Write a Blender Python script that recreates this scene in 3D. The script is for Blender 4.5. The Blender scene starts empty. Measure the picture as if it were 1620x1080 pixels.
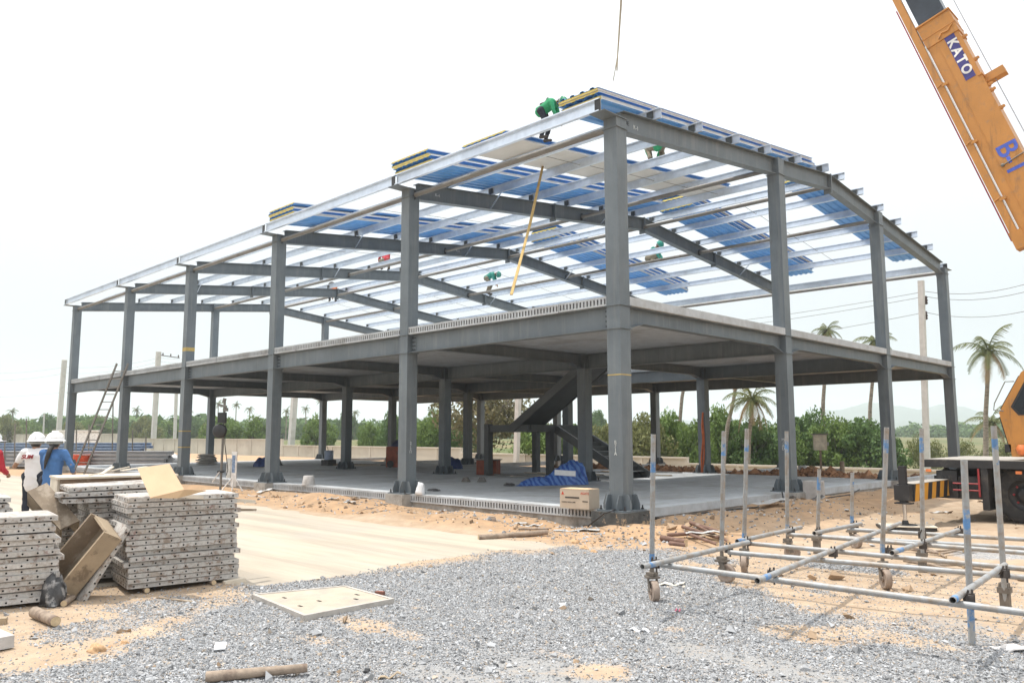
import bpy, bmesh, math, random
import numpy as np
from mathutils import Vector, Matrix, Euler
R = math.radians
random.seed(7)
rng = np.random.default_rng(11)
sc = bpy.context.scene
col = sc.collection

# ------------------------------------------------------------------ camera
CAM = np.array([8.185, -10.938, 1.5816])
YAW, PITCH, ROLL, FOC = 0.7791, 0.1166, -0.0024, 1256.07      # focal length in pixels of a 1620 px wide frame
cam_d = bpy.data.cameras.new('camera')
cam = bpy.data.objects.new('camera', cam_d)
col.objects.link(cam)
cam_d.sensor_width = 36.0
cam_d.lens = FOC / 1620 * 36.0
cam_d.clip_end = 20000
cam_d.clip_start = 0.05
_f0 = Vector((-math.sin(YAW), math.cos(YAW), 0)); _r0 = Vector((math.cos(YAW), math.sin(YAW), 0)); _u0 = Vector((0, 0, 1))
FW = _f0 * math.cos(PITCH) + _u0 * math.sin(PITCH)
_u2 = _u0 * math.cos(PITCH) - _f0 * math.sin(PITCH)
RT = _r0 * math.cos(ROLL) + _u2 * math.sin(ROLL)
UP = _u2 * math.cos(ROLL) - _r0 * math.sin(ROLL)
cam.matrix_world = Matrix(((RT.x, UP.x, -FW.x, CAM[0]), (RT.y, UP.y, -FW.y, CAM[1]), (RT.z, UP.z, -FW.z, CAM[2]), (0, 0, 0, 1)))
sc.camera = cam
sc.render.resolution_x, sc.render.resolution_y = 1024, 682

# ------------------------------------------------------------------ sky, sun, exposure
SUN_EL, SUN_AZ = R(72), math.atan2(-0.34, -0.94)          # the sun stands high, to the left (-x) of the picture
world = bpy.data.worlds.new('World'); sc.world = world; world.use_nodes = True
wn, wl = world.node_tree.nodes, world.node_tree.links
wn.clear()
w_out = wn.new('ShaderNodeOutputWorld'); w_bg = wn.new('ShaderNodeBackground'); w_sky = wn.new('ShaderNodeTexSky')
w_sky.sky_type = 'NISHITA'; w_sky.sun_disc = False; w_sky.sun_elevation = SUN_EL
w_sky.sun_rotation = math.atan2(math.cos(SUN_AZ), math.sin(SUN_AZ))
w_sky.air_density = 1.0; w_sky.dust_density = 6.0; w_sky.ozone_density = 0.6
w_mix = wn.new('ShaderNodeMix'); w_mix.data_type = 'RGBA'; w_mix.inputs[0].default_value = 0.8   # thin white overcast over the blue
w_mix.inputs[7].default_value = (7.9, 8.25, 8.5, 1)
w_tc = wn.new('ShaderNodeTexCoord'); w_sx = wn.new('ShaderNodeSeparateXYZ'); w_rp = wn.new('ShaderNodeValToRGB')   # an overcast veil is brighter overhead than at the horizon
wl.new(w_tc.outputs['Generated'], w_sx.inputs[0]); wl.new(w_sx.outputs[2], w_rp.inputs[0])
w_rp.color_ramp.elements[0].color = (4.3, 4.55, 4.8, 1); w_rp.color_ramp.elements[1].color = (19.0, 19.3, 19.5, 1)
wl.new(w_rp.outputs[0], w_mix.inputs[7])
wl.new(w_sky.outputs[0], w_mix.inputs[6]); wl.new(w_mix.outputs[2], w_bg.inputs[0]); wl.new(w_bg.outputs[0], w_out.inputs[0])
w_bg.inputs[1].default_value = 0.10
sun_d = bpy.data.lights.new('sun', 'SUN'); sun = bpy.data.objects.new('sun', sun_d); col.objects.link(sun)
sun_d.energy = 2.9; sun_d.angle = R(0.6); sun_d.color = (1.0, 0.95, 0.87)
_sv = Vector((math.cos(SUN_EL) * math.cos(SUN_AZ), math.cos(SUN_EL) * math.sin(SUN_AZ), math.sin(SUN_EL)))
sun.rotation_euler = _sv.to_track_quat('Z', 'Y').to_euler(); sun.location = (0, 0, 40)
vs = sc.view_settings
vs.view_transform = 'Standard'; vs.look = 'None'; vs.exposure = 0.46; vs.gamma = 1.0; vs.use_curve_mapping = False
sc.render.engine = 'CYCLES'
sc.cycles.use_denoising = True
sc.cycles.max_bounces = 8; sc.cycles.diffuse_bounces = 4; sc.cycles.glossy_bounces = 4; sc.cycles.transparent_max_bounces = 12
sc.cycles.volume_bounces = 2

# ------------------------------------------------------------------ picture <-> place
def ray(x, y):
    d = RT * ((x - 810) / FOC) - UP * ((y - 540) / FOC) + FW
    return np.array(d)
def G(x, y, z=0.0):                                   # the point of the level z that shows at pixel x, y of the photograph
    d = ray(x, y); t = (z - CAM[2]) / d[2]; return Vector(CAM + t * d)
def PD(x, y, dep): return Vector(CAM + ray(x, y) * dep)
def PY(x, y, Y):
    d = ray(x, y); t = (Y - CAM[1]) / d[1]; return Vector(CAM + t * d)
def PX(x, y, X):
    d = ray(x, y); t = (X - CAM[0]) / d[0]; return Vector(CAM + t * d)

# ------------------------------------------------------------------ naming helpers
def tag(o, label=None, cat=None, group=None, kind=None):
    if label: o['label'] = label
    if cat: o['category'] = cat
    if group: o['group'] = group
    if kind: o['kind'] = kind
    return o
def thing(name, label, cat, loc=(0, 0, 0), rz=0.0, group=None, rot=None):
    o = bpy.data.objects.new(name, None); col.objects.link(o)
    o.location = loc; o.rotation_euler = rot if rot else (0, 0, rz); o.empty_display_size = 0.2
    return tag(o, label, cat, group)
def link(name, me, parent=None, loc=None, rot=None, scale=None):
    o = bpy.data.objects.new(name, me); col.objects.link(o)
    if parent: o.parent = parent
    if loc is not None: o.location = loc
    if rot is not None: o.rotation_euler = rot
    if scale is not None: o.scale = scale
    return o
def copy_tree(o, parent=None):
    c = o.copy(); col.objects.link(c)
    if parent: c.parent = parent
    for ch in list(o.children): copy_tree(ch, c)
    return c

# ------------------------------------------------------------------ mesh builder
def frame(d, up=(0, 0, 1)):
    d = Vector(d).normalized(); up = Vector(up)
    s = d.cross(up)
    if s.length < 1e-4: s = d.cross(Vector((1, 0, 0)))
    s.normalize(); u = s.cross(d).normalized()
    return d, s, u
class MB:
    def __init__(self): self.v = []; self.f = []; self.m = []; self.smooth = []
    def add(self, vs, fs, m=0, sm=False):
        n = len(self.v); self.v += [tuple(p) for p in vs]
        for f in fs: self.f.append(tuple(n + i for i in f)); self.m.append(m); self.smooth.append(sm)
        return self
    def box(self, c, s, m=0, M=None):
        x, y, z = s[0] / 2, s[1] / 2, s[2] / 2
        vs = [Vector((sx * x, sy * y, sz * z)) for sz in (-1, 1) for sx, sy in ((-1, -1), (1, -1), (1, 1), (-1, 1))]
        if M is not None: vs = [M @ p for p in vs]
        vs = [p + Vector(c) for p in vs]
        return self.add(vs, [(3, 2, 1, 0), (4, 5, 6, 7), (0, 1, 5, 4), (1, 2, 6, 5), (2, 3, 7, 6), (3, 0, 4, 7)], m)
    def bx(self, a, b, m=0):
        return self.box([(a[i] + b[i]) / 2 for i in range(3)], [abs(b[i] - a[i]) for i in range(3)], m)
    def bar(self, p0, p1, w, h, m=0, up=(0, 0, 1)):        # w sideways, h along up
        p0, p1 = Vector(p0), Vector(p1); d, s, u = frame(p1 - p0, up)
        q = [p + s * (a * w / 2) + u * (b * h / 2) for p in (p0, p1) for a, b in ((-1, -1), (1, -1), (1, 1), (-1, 1))]
        return self.add(q, [(0, 1, 2, 3), (7, 6, 5, 4), (1, 0, 4, 5), (2, 1, 5, 6), (3, 2, 6, 7), (0, 3, 7, 4)], m)
    def tube(self, p0, p1, r0, r1=None, n=10, m=0, caps=True, sm=True):
        r1 = r0 if r1 is None else r1
        p0, p1 = Vector(p0), Vector(p1); d, s, u = frame(p1 - p0)
        ring = lambda p, r: [p + s * (r * math.cos(2 * math.pi * i / n)) + u * (r * math.sin(2 * math.pi * i / n)) for i in range(n)]
        self.add(ring(p0, r0) + ring(p1, r1), [(i, i + n, (i + 1) % n + n, (i + 1) % n) for i in range(n)], m, sm)
        if caps:
            self.add(ring(p0, r0), [tuple(range(n))], m); self.add(ring(p1, r1), [tuple(range(n - 1, -1, -1))], m)
        return self
    def hollow(self, p0, p1, r, t, n=12, m=0):             # an open pipe with a wall
        p0, p1 = Vector(p0), Vector(p1); d, s, u = frame(p1 - p0)
        ring = lambda p, rr: [p + s * (rr * math.cos(2 * math.pi * i / n)) + u * (rr * math.sin(2 * math.pi * i / n)) for i in range(n)]
        vs = ring(p0, r) + ring(p1, r) + ring(p0, r - t) + ring(p1, r - t)
        fs = []; 
        for i in range(n):
            j = (i + 1) % n
            fs += [(i, i + n, j + n, j), (i + 2 * n, j + 2 * n, j + 3 * n, i + 3 * n)]
        self.add(vs, fs, m, True)
        fs = [(i, (i + 1) % n, (i + 1) % n + 2 * n, i + 2 * n) for i in range(n)] + [(i + n, i + 3 * n, (i + 1) % n + 3 * n, (i + 1) % n + n) for i in range(n)]
        return self.add(vs, fs, m)
    def path(self, pts, r, n=8, m=0, rads=None):           # a bent tube
        pts = [Vector(p) for p in pts]; N = len(pts); vs = []
        up = Vector((0, 0, 1))
        for k, p in enumerate(pts):
            d = (pts[min(k + 1, N - 1)] - pts[max(k - 1, 0)])
            d, s, u = frame(d, up); up = u
            rr = rads[k] if rads else r
            vs += [p + s * (rr * math.cos(2 * math.pi * i / n)) + u * (rr * math.sin(2 * math.pi * i / n)) for i in range(n)]
        fs = [(k * n + i, (k + 1) * n + i, (k + 1) * n + (i + 1) % n, k * n + (i + 1) % n) for k in range(N - 1) for i in range(n)]
        self.add(vs, fs, m, True)
        self.add(vs[:n], [tuple(range(n))], m); self.add(vs[-n:], [tuple(range(n - 1, -1, -1))], m)
        return self
    def prism(self, poly, axis, a, b, m=0):                # poly in the two other axes, extruded a..b
        def P(p, t):
            return {'x': (t, p[0], p[1]), 'y': (p[0], t, p[1]), 'z': (p[0], p[1], t)}[axis]
        n = len(poly); vs = [P(p, a) for p in poly] + [P(p, b) for p in poly]
        fs = [(i, (i + 1) % n, (i + 1) % n + n, i + n) for i in range(n)] + [tuple(range(n - 1, -1, -1)), tuple(range(n, 2 * n))]
        return self.add(vs, fs, m)
    def sweep(self, poly, p0, p1, m=0, up=(0, 0, 1)):      # poly = (side, up) outline carried from p0 to p1
        p0, p1 = Vector(p0), Vector(p1); d, s, u = frame(p1 - p0, up); n = len(poly)
        vs = [p + s * a + u * b for p in (p0, p1) for a, b in poly]
        fs = [(i, (i + 1) % n, (i + 1) % n + n, i + n) for i in range(n)] + [tuple(range(n - 1, -1, -1)), tuple(range(n, 2 * n))]
        return self.add(vs, fs, m)
    def lathe(self, prof, c=(0, 0, 0), n=16, m=0, M=None, sm=True):
        vs = []
        for r, z in prof:
            for i in range(n):
                p = Vector((r * math.cos(2 * math.pi * i / n), r * math.sin(2 * math.pi * i / n), z))
                vs.append((M @ p if M is not None else p) + Vector(c))
        k = len(prof)
        fs = [(j * n + i, j * n + (i + 1) % n, (j + 1) * n + (i + 1) % n, (j + 1) * n + i) for j in range(k - 1) for i in range(n)]
        return self.add(vs, fs, m, sm)
    def ball(self, c, r, n=10, k=6, m=0, M=None):
        if not hasattr(r, '__len__'): r = (r, r, r)
        vs = []; fs = []
        for j in range(k + 1):
            a = math.pi * j / k
            for i in range(n):
                b = 2 * math.pi * i / n
                p = Vector((r[0] * math.sin(a) * math.cos(b), r[1] * math.sin(a) * math.sin(b), -r[2] * math.cos(a)))
                vs.append((M @ p if M is not None else p) + Vector(c))
        for j in range(k):
            for i in range(n): fs.append((j * n + i, j * n + (i + 1) % n, (j + 1) * n + (i + 1) % n, (j + 1) * n + i))
        return self.add(vs, fs, m, True)
    def ibeam(self, p0, p1, depth, bf, tf=0.012, tw=0.008, m=0):   # p0, p1 on the top face's centre line
        h = -depth
        poly = [(-bf/2, 0), (-bf/2, -tf), (-tw/2, -tf), (-tw/2, h + tf), (-bf/2, h + tf), (-bf/2, h), (bf/2, h), (bf/2, h + tf), (tw/2, h + tf), (tw/2, -tf), (bf/2, -tf), (bf/2, 0)]
        return self.sweep(poly, p0, p1, m)
    def mesh(self, name, mats):
        me = bpy.data.meshes.new(name)
        me.from_pydata(self.v, [], self.f)
        for mt in (mats if isinstance(mats, (list, tuple)) else [mats]): me.materials.append(mt)
        me.polygons.foreach_set('material_index', self.m); me.polygons.foreach_set('use_smooth', self.smooth)
        me.update()
        bm = bmesh.new(); bm.from_mesh(me); bmesh.ops.recalc_face_normals(bm, faces=bm.faces); bm.to_mesh(me); bm.free()
        return me
    def build(self, name, mats, parent=None, loc=None, rot=None):
        return link(name, self.mesh(name, mats), parent, loc, rot)
def np_mesh(name, verts, faces_flat, per, mats, smooth=False, matidx=None):
    """verts (n,3), faces_flat 1-D loop indices, per = corners per face"""
    me = bpy.data.meshes.new(name); nv = len(verts); nf = len(faces_flat) // per
    me.vertices.add(nv); me.vertices.foreach_set('co', np.asarray(verts, np.float32).ravel())
    me.loops.add(nf * per); me.loops.foreach_set('vertex_index', np.asarray(faces_flat, np.int32))
    me.polygons.add(nf); me.polygons.foreach_set('loop_start', np.arange(0, nf * per, per, dtype=np.int32))
    try: me.polygons.foreach_set('loop_total', np.full(nf, per, np.int32))
    except Exception: pass
    for mt in (mats if isinstance(mats, (list, tuple)) else [mats]): me.materials.append(mt)
    if matidx is not None: me.polygons.foreach_set('material_index', np.asarray(matidx, np.int32))
    me.update(calc_edges=True); me.validate()
    me.polygons.foreach_set('use_smooth', np.full(nf, smooth, bool))
    return me
def np_attr(me, name, vals):                                 # one grey/colour value per vertex
    a = me.attributes.new(name, 'FLOAT_COLOR', 'POINT')
    v = np.ones((len(me.vertices), 4), np.float32); vals = np.asarray(vals, np.float32)
    v[:, :3] = vals if vals.ndim == 2 else vals[:, None]
    a.data.foreach_set('color', v.ravel())
def vnoise(x, y, seed=0):                                    # smooth value noise, about -1..1
    def h(i, j): 
        n = (i * 374761393 + j * 668265263 + seed * 974634777) & 0xffffffff
        n = ((n ^ (n >> 13)) * 1274126177) & 0xffffffff
        return ((n ^ (n >> 16)) & 0xffff) / 32767.5 - 1
    x = np.asarray(x, float); y = np.asarray(y, float)
    i = np.floor(x).astype(np.int64); j = np.floor(y).astype(np.int64); u = x - i; v = y - j
    u = u * u * (3 - 2 * u); v = v * v * (3 - 2 * v)
    return (h(i, j) * (1 - u) + h(i + 1, j) * u) * (1 - v) + (h(i, j + 1) * (1 - u) + h(i + 1, j + 1) * u) * v
def fbm(x, y, seed=0, oct=4):
    s = 0; a = 1.0; 
    for k in range(oct): s = s + a * vnoise(np.asarray(x) * 2**k, np.asarray(y) * 2**k, seed + k); a *= 0.5
    return s

# ------------------------------------------------------------------ materials
def _base(name):
    m = bpy.data.materials.new(name); m.use_nodes = True; nt = m.node_tree
    return m, nt, nt.nodes['Principled BSDF']
def L(nt, a, b): nt.links.new(a, b)
def pos(nt, scale=(1, 1, 1)):
    g = nt.nodes.new('ShaderNodeNewGeometry'); mp = nt.nodes.new('ShaderNodeMapping'); mp.inputs['Scale'].default_value = scale
    L(nt, g.outputs['Position'], mp.inputs[0]); return mp.outputs[0]
def noise(nt, vec, scale, detail=4, rough=0.6):
    n = nt.nodes.new('ShaderNodeTexNoise'); n.inputs['Scale'].default_value = scale; n.inputs['Detail'].default_value = detail
    n.inputs['Roughness'].default_value = rough; L(nt, vec, n.inputs['Vector']); return n.outputs[0]
def ramp(nt, fac, stops):
    r = nt.nodes.new('ShaderNodeValToRGB'); e = r.color_ramp.elements
    while len(e) < len(stops): e.new(0.5)
    for k, (p, c) in enumerate(stops): e[k].position = p; e[k].color = (*c, 1) if len(c) == 3 else c
    L(nt, fac, r.inputs[0]); return r.outputs[0]
def mixc(nt, fac, a, b, mode='MIX'):
    n = nt.nodes.new('ShaderNodeMix'); n.data_type = 'RGBA'; n.blend_type = mode
    for sock, v in ((n.inputs[0], fac), (n.inputs[6], a), (n.inputs[7], b)):
        if isinstance(v, (int, float)): sock.default_value = v
        elif isinstance(v, tuple): sock.default_value = (*v, 1)
        else: L(nt, v, sock)
    return n.outputs[2]
def bumpn(nt, p, h, strength=0.3, dist=0.01):
    b = nt.nodes.new('ShaderNodeBump'); b.inputs['Strength'].default_value = strength; b.inputs['Distance'].default_value = dist
    L(nt, h, b.inputs['Height']); L(nt, b.outputs[0], p.inputs['Normal'])
def plain(name, c, rough=0.6, metal=0.0, var=0.25, scale=6.0, dirt=None, dscale=2.5, dlo=0.5, dhi=0.62, bump=0.0, bscale=60, stretch=(1, 1, 1), spec=None):
    """colour c with a little variation, and stains of the colour dirt"""
    m, nt, p = _base(name); v = pos(nt, stretch)
    n = noise(nt, v, scale, 5)
    lo = tuple(max(0, x * (1 - var)) for x in c); hi = tuple(min(1, x * (1 + var)) for x in c)
    c_ = ramp(nt, n, [(0.3, lo), (0.7, hi)])
    if dirt is not None:
        d = noise(nt, v, dscale, 7, 0.68)
        c_ = mixc(nt, ramp(nt, d, [(dlo, (0, 0, 0)), (dhi, (1, 1, 1))]), c_, dirt)
    L(nt, c_, p.inputs['Base Color'])
    p.inputs['Roughness'].default_value = rough; p.inputs['Metallic'].default_value = metal
    if spec is not None: p.inputs['Specular IOR Level'].default_value = spec
    if bump: bumpn(nt, p, noise(nt, v, bscale, 6), bump)
    return m
def rnd_tint(m, amount=0.25):                                # each copy of an object a little lighter or darker
    nt = m.node_tree; p = nt.nodes['Principled BSDF']; src = p.inputs['Base Color'].links[0].from_socket
    oi = nt.nodes.new('ShaderNodeObjectInfo'); mp = nt.nodes.new('ShaderNodeMapRange')
    mp.inputs[3].default_value = 1 - amount; mp.inputs[4].default_value = 1 + amount
    L(nt, oi.outputs['Random'], mp.inputs[0])
    h = nt.nodes.new('ShaderNodeHueSaturation'); L(nt, mp.outputs[0], h.inputs['Value']); L(nt, src, h.inputs['Color'])
    L(nt, h.outputs[0], p.inputs['Base Color']); return m
M = {}
M['steel'] = plain('grey_primer_steel', (0.122, 0.15, 0.162), 0.5, 0, 0.16, 1.3, (0.205, 0.21, 0.2), 1.1, 0.56, 0.78, 0.06, 40)
m, nt, p = _base('grey_primer_steel'); v = pos(nt); vs2 = pos(nt, (3, 3, .22))
c_ = ramp(nt, noise(nt, v, 1.3, 6, .65), [(.3, (.1, .121, .137)), (.7, (.145, .171, .19))])
c_ = mixc(nt, ramp(nt, noise(nt, vs2, 2.2, 6, .7), [(.5, (0, 0, 0)), (.78, (.75, .75, .75))]), c_, (.215, .225, .22))
c_ = mixc(nt, ramp(nt, noise(nt, vs2, 5, 7, .75), [(.6, (0, 0, 0)), (.7, (.6, .6, .6))]), c_, (.075, .09, .097))
c_ = mixc(nt, ramp(nt, noise(nt, v, 7, 8, .78), [(.66, (0, 0, 0)), (.72, (.85, .85, .85))]), c_, (.2, .14, .095))
L(nt, c_, p.inputs['Base Color']); p.inputs['Roughness'].default_value = .5; bumpn(nt, p, noise(nt, v, 3, 3), .04, .02); M['steel'] = m
M['steel_dark'] = plain('dark_steel', (0.055, 0.062, 0.065), 0.5, 0, 0.2, 2.0)  # darker steel tone for stair, cleats and strut plates
M['strut'] = plain('dusty_brown_grey_pipe', (0.17, 0.16, 0.145), 0.55, 0, 0.2, 2, (0.1, 0.075, 0.055), 3, 0.55, 0.7)
M['galv'] = plain('galvanised_purlin', (0.70, 0.77, 0.86), 0.36, 0.6, 0.08, 7, (0.55, 0.61, 0.69), 1.2, 0.5, 0.7)
M['plank'] = plain('pale_precast_concrete', (0.43, 0.455, 0.475), 0.85, 0, 0.12, 5, (0.28, 0.275, 0.265), 0.9, 0.5, 0.72, 0.2, 90)
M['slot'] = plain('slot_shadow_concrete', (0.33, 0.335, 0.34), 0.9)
M['conc'] = plain('old_concrete', (0.36, 0.345, 0.32), 0.9, 0, 0.2, 6, (0.22, 0.2, 0.175), 2.2, 0.5, 0.65, 0.4, 60)
M['footing'] = plain('dark_stained_footing', (0.07, 0.073, 0.072), 0.85, 0, 0.35, 9, (0.42, 0.31, 0.2), 3.0, 0.56, 0.62, 0.5, 45)
M['bolt'] = plain('dark_bolt_steel', (0.03, 0.03, 0.032), 0.5)
M['chalk'] = plain('chalk_mark', (0.55, 0.57, 0.56), 0.9)
M['ink'] = plain('black_marker', (0.02, 0.02, 0.022), 0.7)
M['blue_sheet'] = plain('blue_coated_sheet', (0.11, 0.33, 0.7), 0.35, 0.0, 0.12, 3)
M['white_sheet'] = plain('white_backed_sheet', (0.62, 0.6, 0.55), 0.5, 0, 0.08, 2)
M['foam'] = plain('yellow_foam', (0.74, 0.6, 0.2), 0.9, 0, 0.15, 9, None, bump=0.3)
M['foamside'] = plain('pale_foam_side', (0.72, 0.72, 0.7), 0.85, 0, 0.1, 5)
# ================================================================== the steel building
U = [0, 5.91, 11.91, 17.68, 23.16, 29.36]                  # frames, going left (-x)
V = [0, 6.23, 12.48, 18.39]                                # column rows, going back (+y)
CW = 0.29; ZB = 0.30; Z1 = 3.409; Z2 = 3.815; ZR = 7.014; ZE = 7.36; SL = 0.105; VM = 9.34
def zt(v): return ZE + SL * (v if v <= VM else 2 * VM - v)
bld = thing('steel_frame_building', 'two storey grey steel building frame under construction with open purlin roof', 'building', (0, 0, 0))

def plank_mesh(slots):
    b = MB(); w, l, h, c = 1.12, 6.2, 0.165, 0.02
    if not slots:
        b.prism([(c, 0), (w - c, 0), (w, c), (w, h - c), (w - c, h), (c, h), (0, h - c), (0, c)], 'y', 0, l)
        return b.mesh('floor_plank', [M['plank'], M['slot']])
    w0, w1 = 0.006, w - 0.006; n = 14; pitch = (w1 - w0) / n; sw = pitch * 0.46; z0, z1 = 0.032, 0.128; dp = 0.16
    q = lambda pts, m=0: b.add(pts, [(0, 1, 2, 3)], m)
    q([(w0, 0, 0), (w1, 0, 0), (w1, 0, z0), (w0, 0, z0)]); q([(w0, 0, z1), (w1, 0, z1), (w1, 0, h), (w0, 0, h)])
    xs = w0
    for i in range(n):
        a = w0 + pitch * (i + 0.5) - sw / 2; e = a + sw
        q([(xs, 0, z0), (a, 0, z0), (a, 0, z1), (xs, 0, z1)]); xs = e
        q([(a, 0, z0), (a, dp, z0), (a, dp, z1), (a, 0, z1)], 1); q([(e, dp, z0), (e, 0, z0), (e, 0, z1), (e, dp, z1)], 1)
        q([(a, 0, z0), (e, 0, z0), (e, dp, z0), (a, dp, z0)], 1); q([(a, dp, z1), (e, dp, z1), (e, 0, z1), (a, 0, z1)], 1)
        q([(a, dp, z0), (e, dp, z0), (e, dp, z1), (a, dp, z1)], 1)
    q([(xs, 0, z0), (w1, 0, z0), (w1, 0, z1), (xs, 0, z1)])
    q([(w0, 0, h), (w1, 0, h), (w1, l, h), (w0, l, h)]); q([(w0, 0, 0), (w0, l, 0), (w1, l, 0), (w1, 0, 0)])
    q([(w0, 0, 0), (w0, 0, h), (w0, l, h), (w0, l, 0)]); q([(w1, 0, 0), (w1, l, 0), (w1, l, h), (w1, 0, h)])
    q([(w0, l, 0), (w0, l, h), (w1, l, h), (w1, l, 0)])
    me = bpy.data.meshes.new('floor_plank'); me.from_pydata(b.v, [], b.f); me.materials.append(M['plank']); me.materials.append(M['slot'])
    me.polygons.foreach_set('material_index', b.m); me.update(); return me
pl_s, pl_p = plank_mesh(True), plank_mesh(False)
rnd_tint(M['plank'], 0.09)
strip = MB().prism([(0.01, 0), (CW - 0.01, 0), (CW, 0.012), (CW, 0.16), (0, 0.16), (0, 0.012)], 'y', 0, 1).mesh('infill_strip', M['plank'])
for zf in (ZB - 0.165, Z2 + 0.002):
    for i in range(5):
        x1, x0 = -U[i] - CW, -U[i + 1]
        w = (x1 - x0) / 5
        for j in range(3):
            y0 = V[j] + (0.02 if j == 0 else 0.145); y1 = V[j + 1] + (0.141 if j < 2 else 0.27)
            for k in range(5):
                if zf < 1 and j == 2: continue      # no planks here yet: bare soil
                # the stair well on the upper floor stays open
                xa = x0 + k * w
                if zf > 1 and j == 1 and -9.4 < xa + w / 2 < -6.2: continue
                dz = random.uniform(-0.003, 0.003)
                link('floor_plank', pl_s if j == 0 else pl_p, bld, (xa, y0 + (random.uniform(-.012, .012) if j == 0 else 0), zf + dz), None, (w / 1.12, (y1 - y0) / 6.2, 1))
    for i in range(6):
        for j in range(3):
            link('infill_strip', strip, bld, (-U[i] - CW, V[j] + CW + 0.003, zf + 0.002), None, (1, V[j + 1] - V[j] - CW - 0.006, 1))
# ground beams under the slab edge
for i in range(6): link('footing', MB().bx((-.3, -.3, -1.4), (.3, .3, -.005)).mesh('footing', M['conc']), bld, (-U[i] - CW / 2, V[3] + CW / 2, ZB)) if i else None
gb = MB().bx((-29.4, 0.06, -0.7), (-0.02, 0.32, 0.13)).build('ground_beam', M['conc'], bld)
gb2 = MB().bx((-0.30, 0.33, -0.7), (-0.03, 18.6, 0.13)).build('ground_beam', M['conc'], bld)
gb3 = MB().bx((-29.4, 12.5, -1.3), (-0.31, 12.75, 0.13)).build('ground_beam', M['conc'], bld)
# --- columns
def col_mesh(z1):
    b = MB(); b.bx((-CW/2, -CW/2, 0.02), (CW/2, CW/2, z1)); return b.mesh('column', M['steel'])
def ring_mesh():
    return MB().bx((-0.17, -0.17, -0.008), (0.17, 0.17, 0.008)).mesh('stiffener_plate', M['steel'])
ring_me = ring_mesh()
gus_me = MB().prism([(0, 0.02), (0.15, 0.02), (0.15, 0.12), (0.09, 0.27), (0, 0.27)], 'y', -0.007, 0.007).mesh('gusset', M['steel_dark'] if False else M['steel'])
bp_me = MB().bx((-0.30, -0.30, -0.004), (0.30, 0.30, 0.021)).mesh('base_plate', M['steel'])
bb = MB()
for sx in (-1, 1):
    for sy in (-1, 1): bb.tube((sx * .25, sy * .25, .02), (sx * .25, sy * .25, .09), .014, n=6); bb.tube((sx * .25, sy * .25, .02), (sx * .25, sy * .25, .045), .026, n=6)
anchor_me = bb.mesh('anchor_bolts', M['bolt'])
bb = MB()
for a in range(2):
    for k in range(4): bb.tube((-.0, .03 + a * .055, .07 + k * .085), (0, .03 + a * .055, .07 + k * .085), .012)
cols = {}
meshes = {}
for i in range(6):
    for j in range(4):
        end = i in (0, 5)
        v = V[j] + CW / 2
        if j in (0, 3): z1 = zt(0.2) - 0.16
        elif end: z1 = zt(v) - 0.01
        else: z1 = Z2 - 0.02
        key = round(z1, 2)
        if key not in meshes: meshes[key] = col_mesh(z1 - ZB)
        c = link('column', meshes[key], bld, (-U[i] - CW / 2, v, ZB)); cols[i, j] = c
        for z in (Z1, Z2) + ((ZR,) if j in (0, 3) else ((zt(v) - 0.4,) if end else ())):
            link('stiffener_plate', ring_me, c, (0, 0, z - ZB - 0.004))
        link('base_plate', bp_me, c); link('anchor_bolts', anchor_me, c)['kind'] = 'stuff'
        for s in (-1, 1):
            for t in (-1, 1):
                link('gusset', gus_me, c, (s * CW / 2, t * 0.12, 0), (0, 0, 0 if s > 0 else math.pi))
                link('gusset', gus_me, c, (t * 0.12, s * CW / 2, 0), (0, 0, math.pi / 2 * s))
# pedestals under the outer columns
ped = MB().bx((-0.345, -0.40, -0.62), (0.345, 0.36, -0.005)).mesh('footing', M['footing'])
ped2 = MB().bx((-0.30, -0.36, -0.62), (0.30, 0.30, -0.005)).mesh('footing', M['conc'])
for i in range(6): link('footing', ped if i == 0 else ped2, bld, (-U[i] - CW / 2, CW / 2, ZB))
link('footing', ped2, bld, (-CW / 2 + .06, V[1] + CW / 2, ZB)); link('footing', ped2, bld, (-CW / 2 + .06, V[2] + CW / 2, ZB)); link('footing', ped2, bld, (-CW / 2 + .06, V[3] + CW / 2, ZB))
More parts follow.
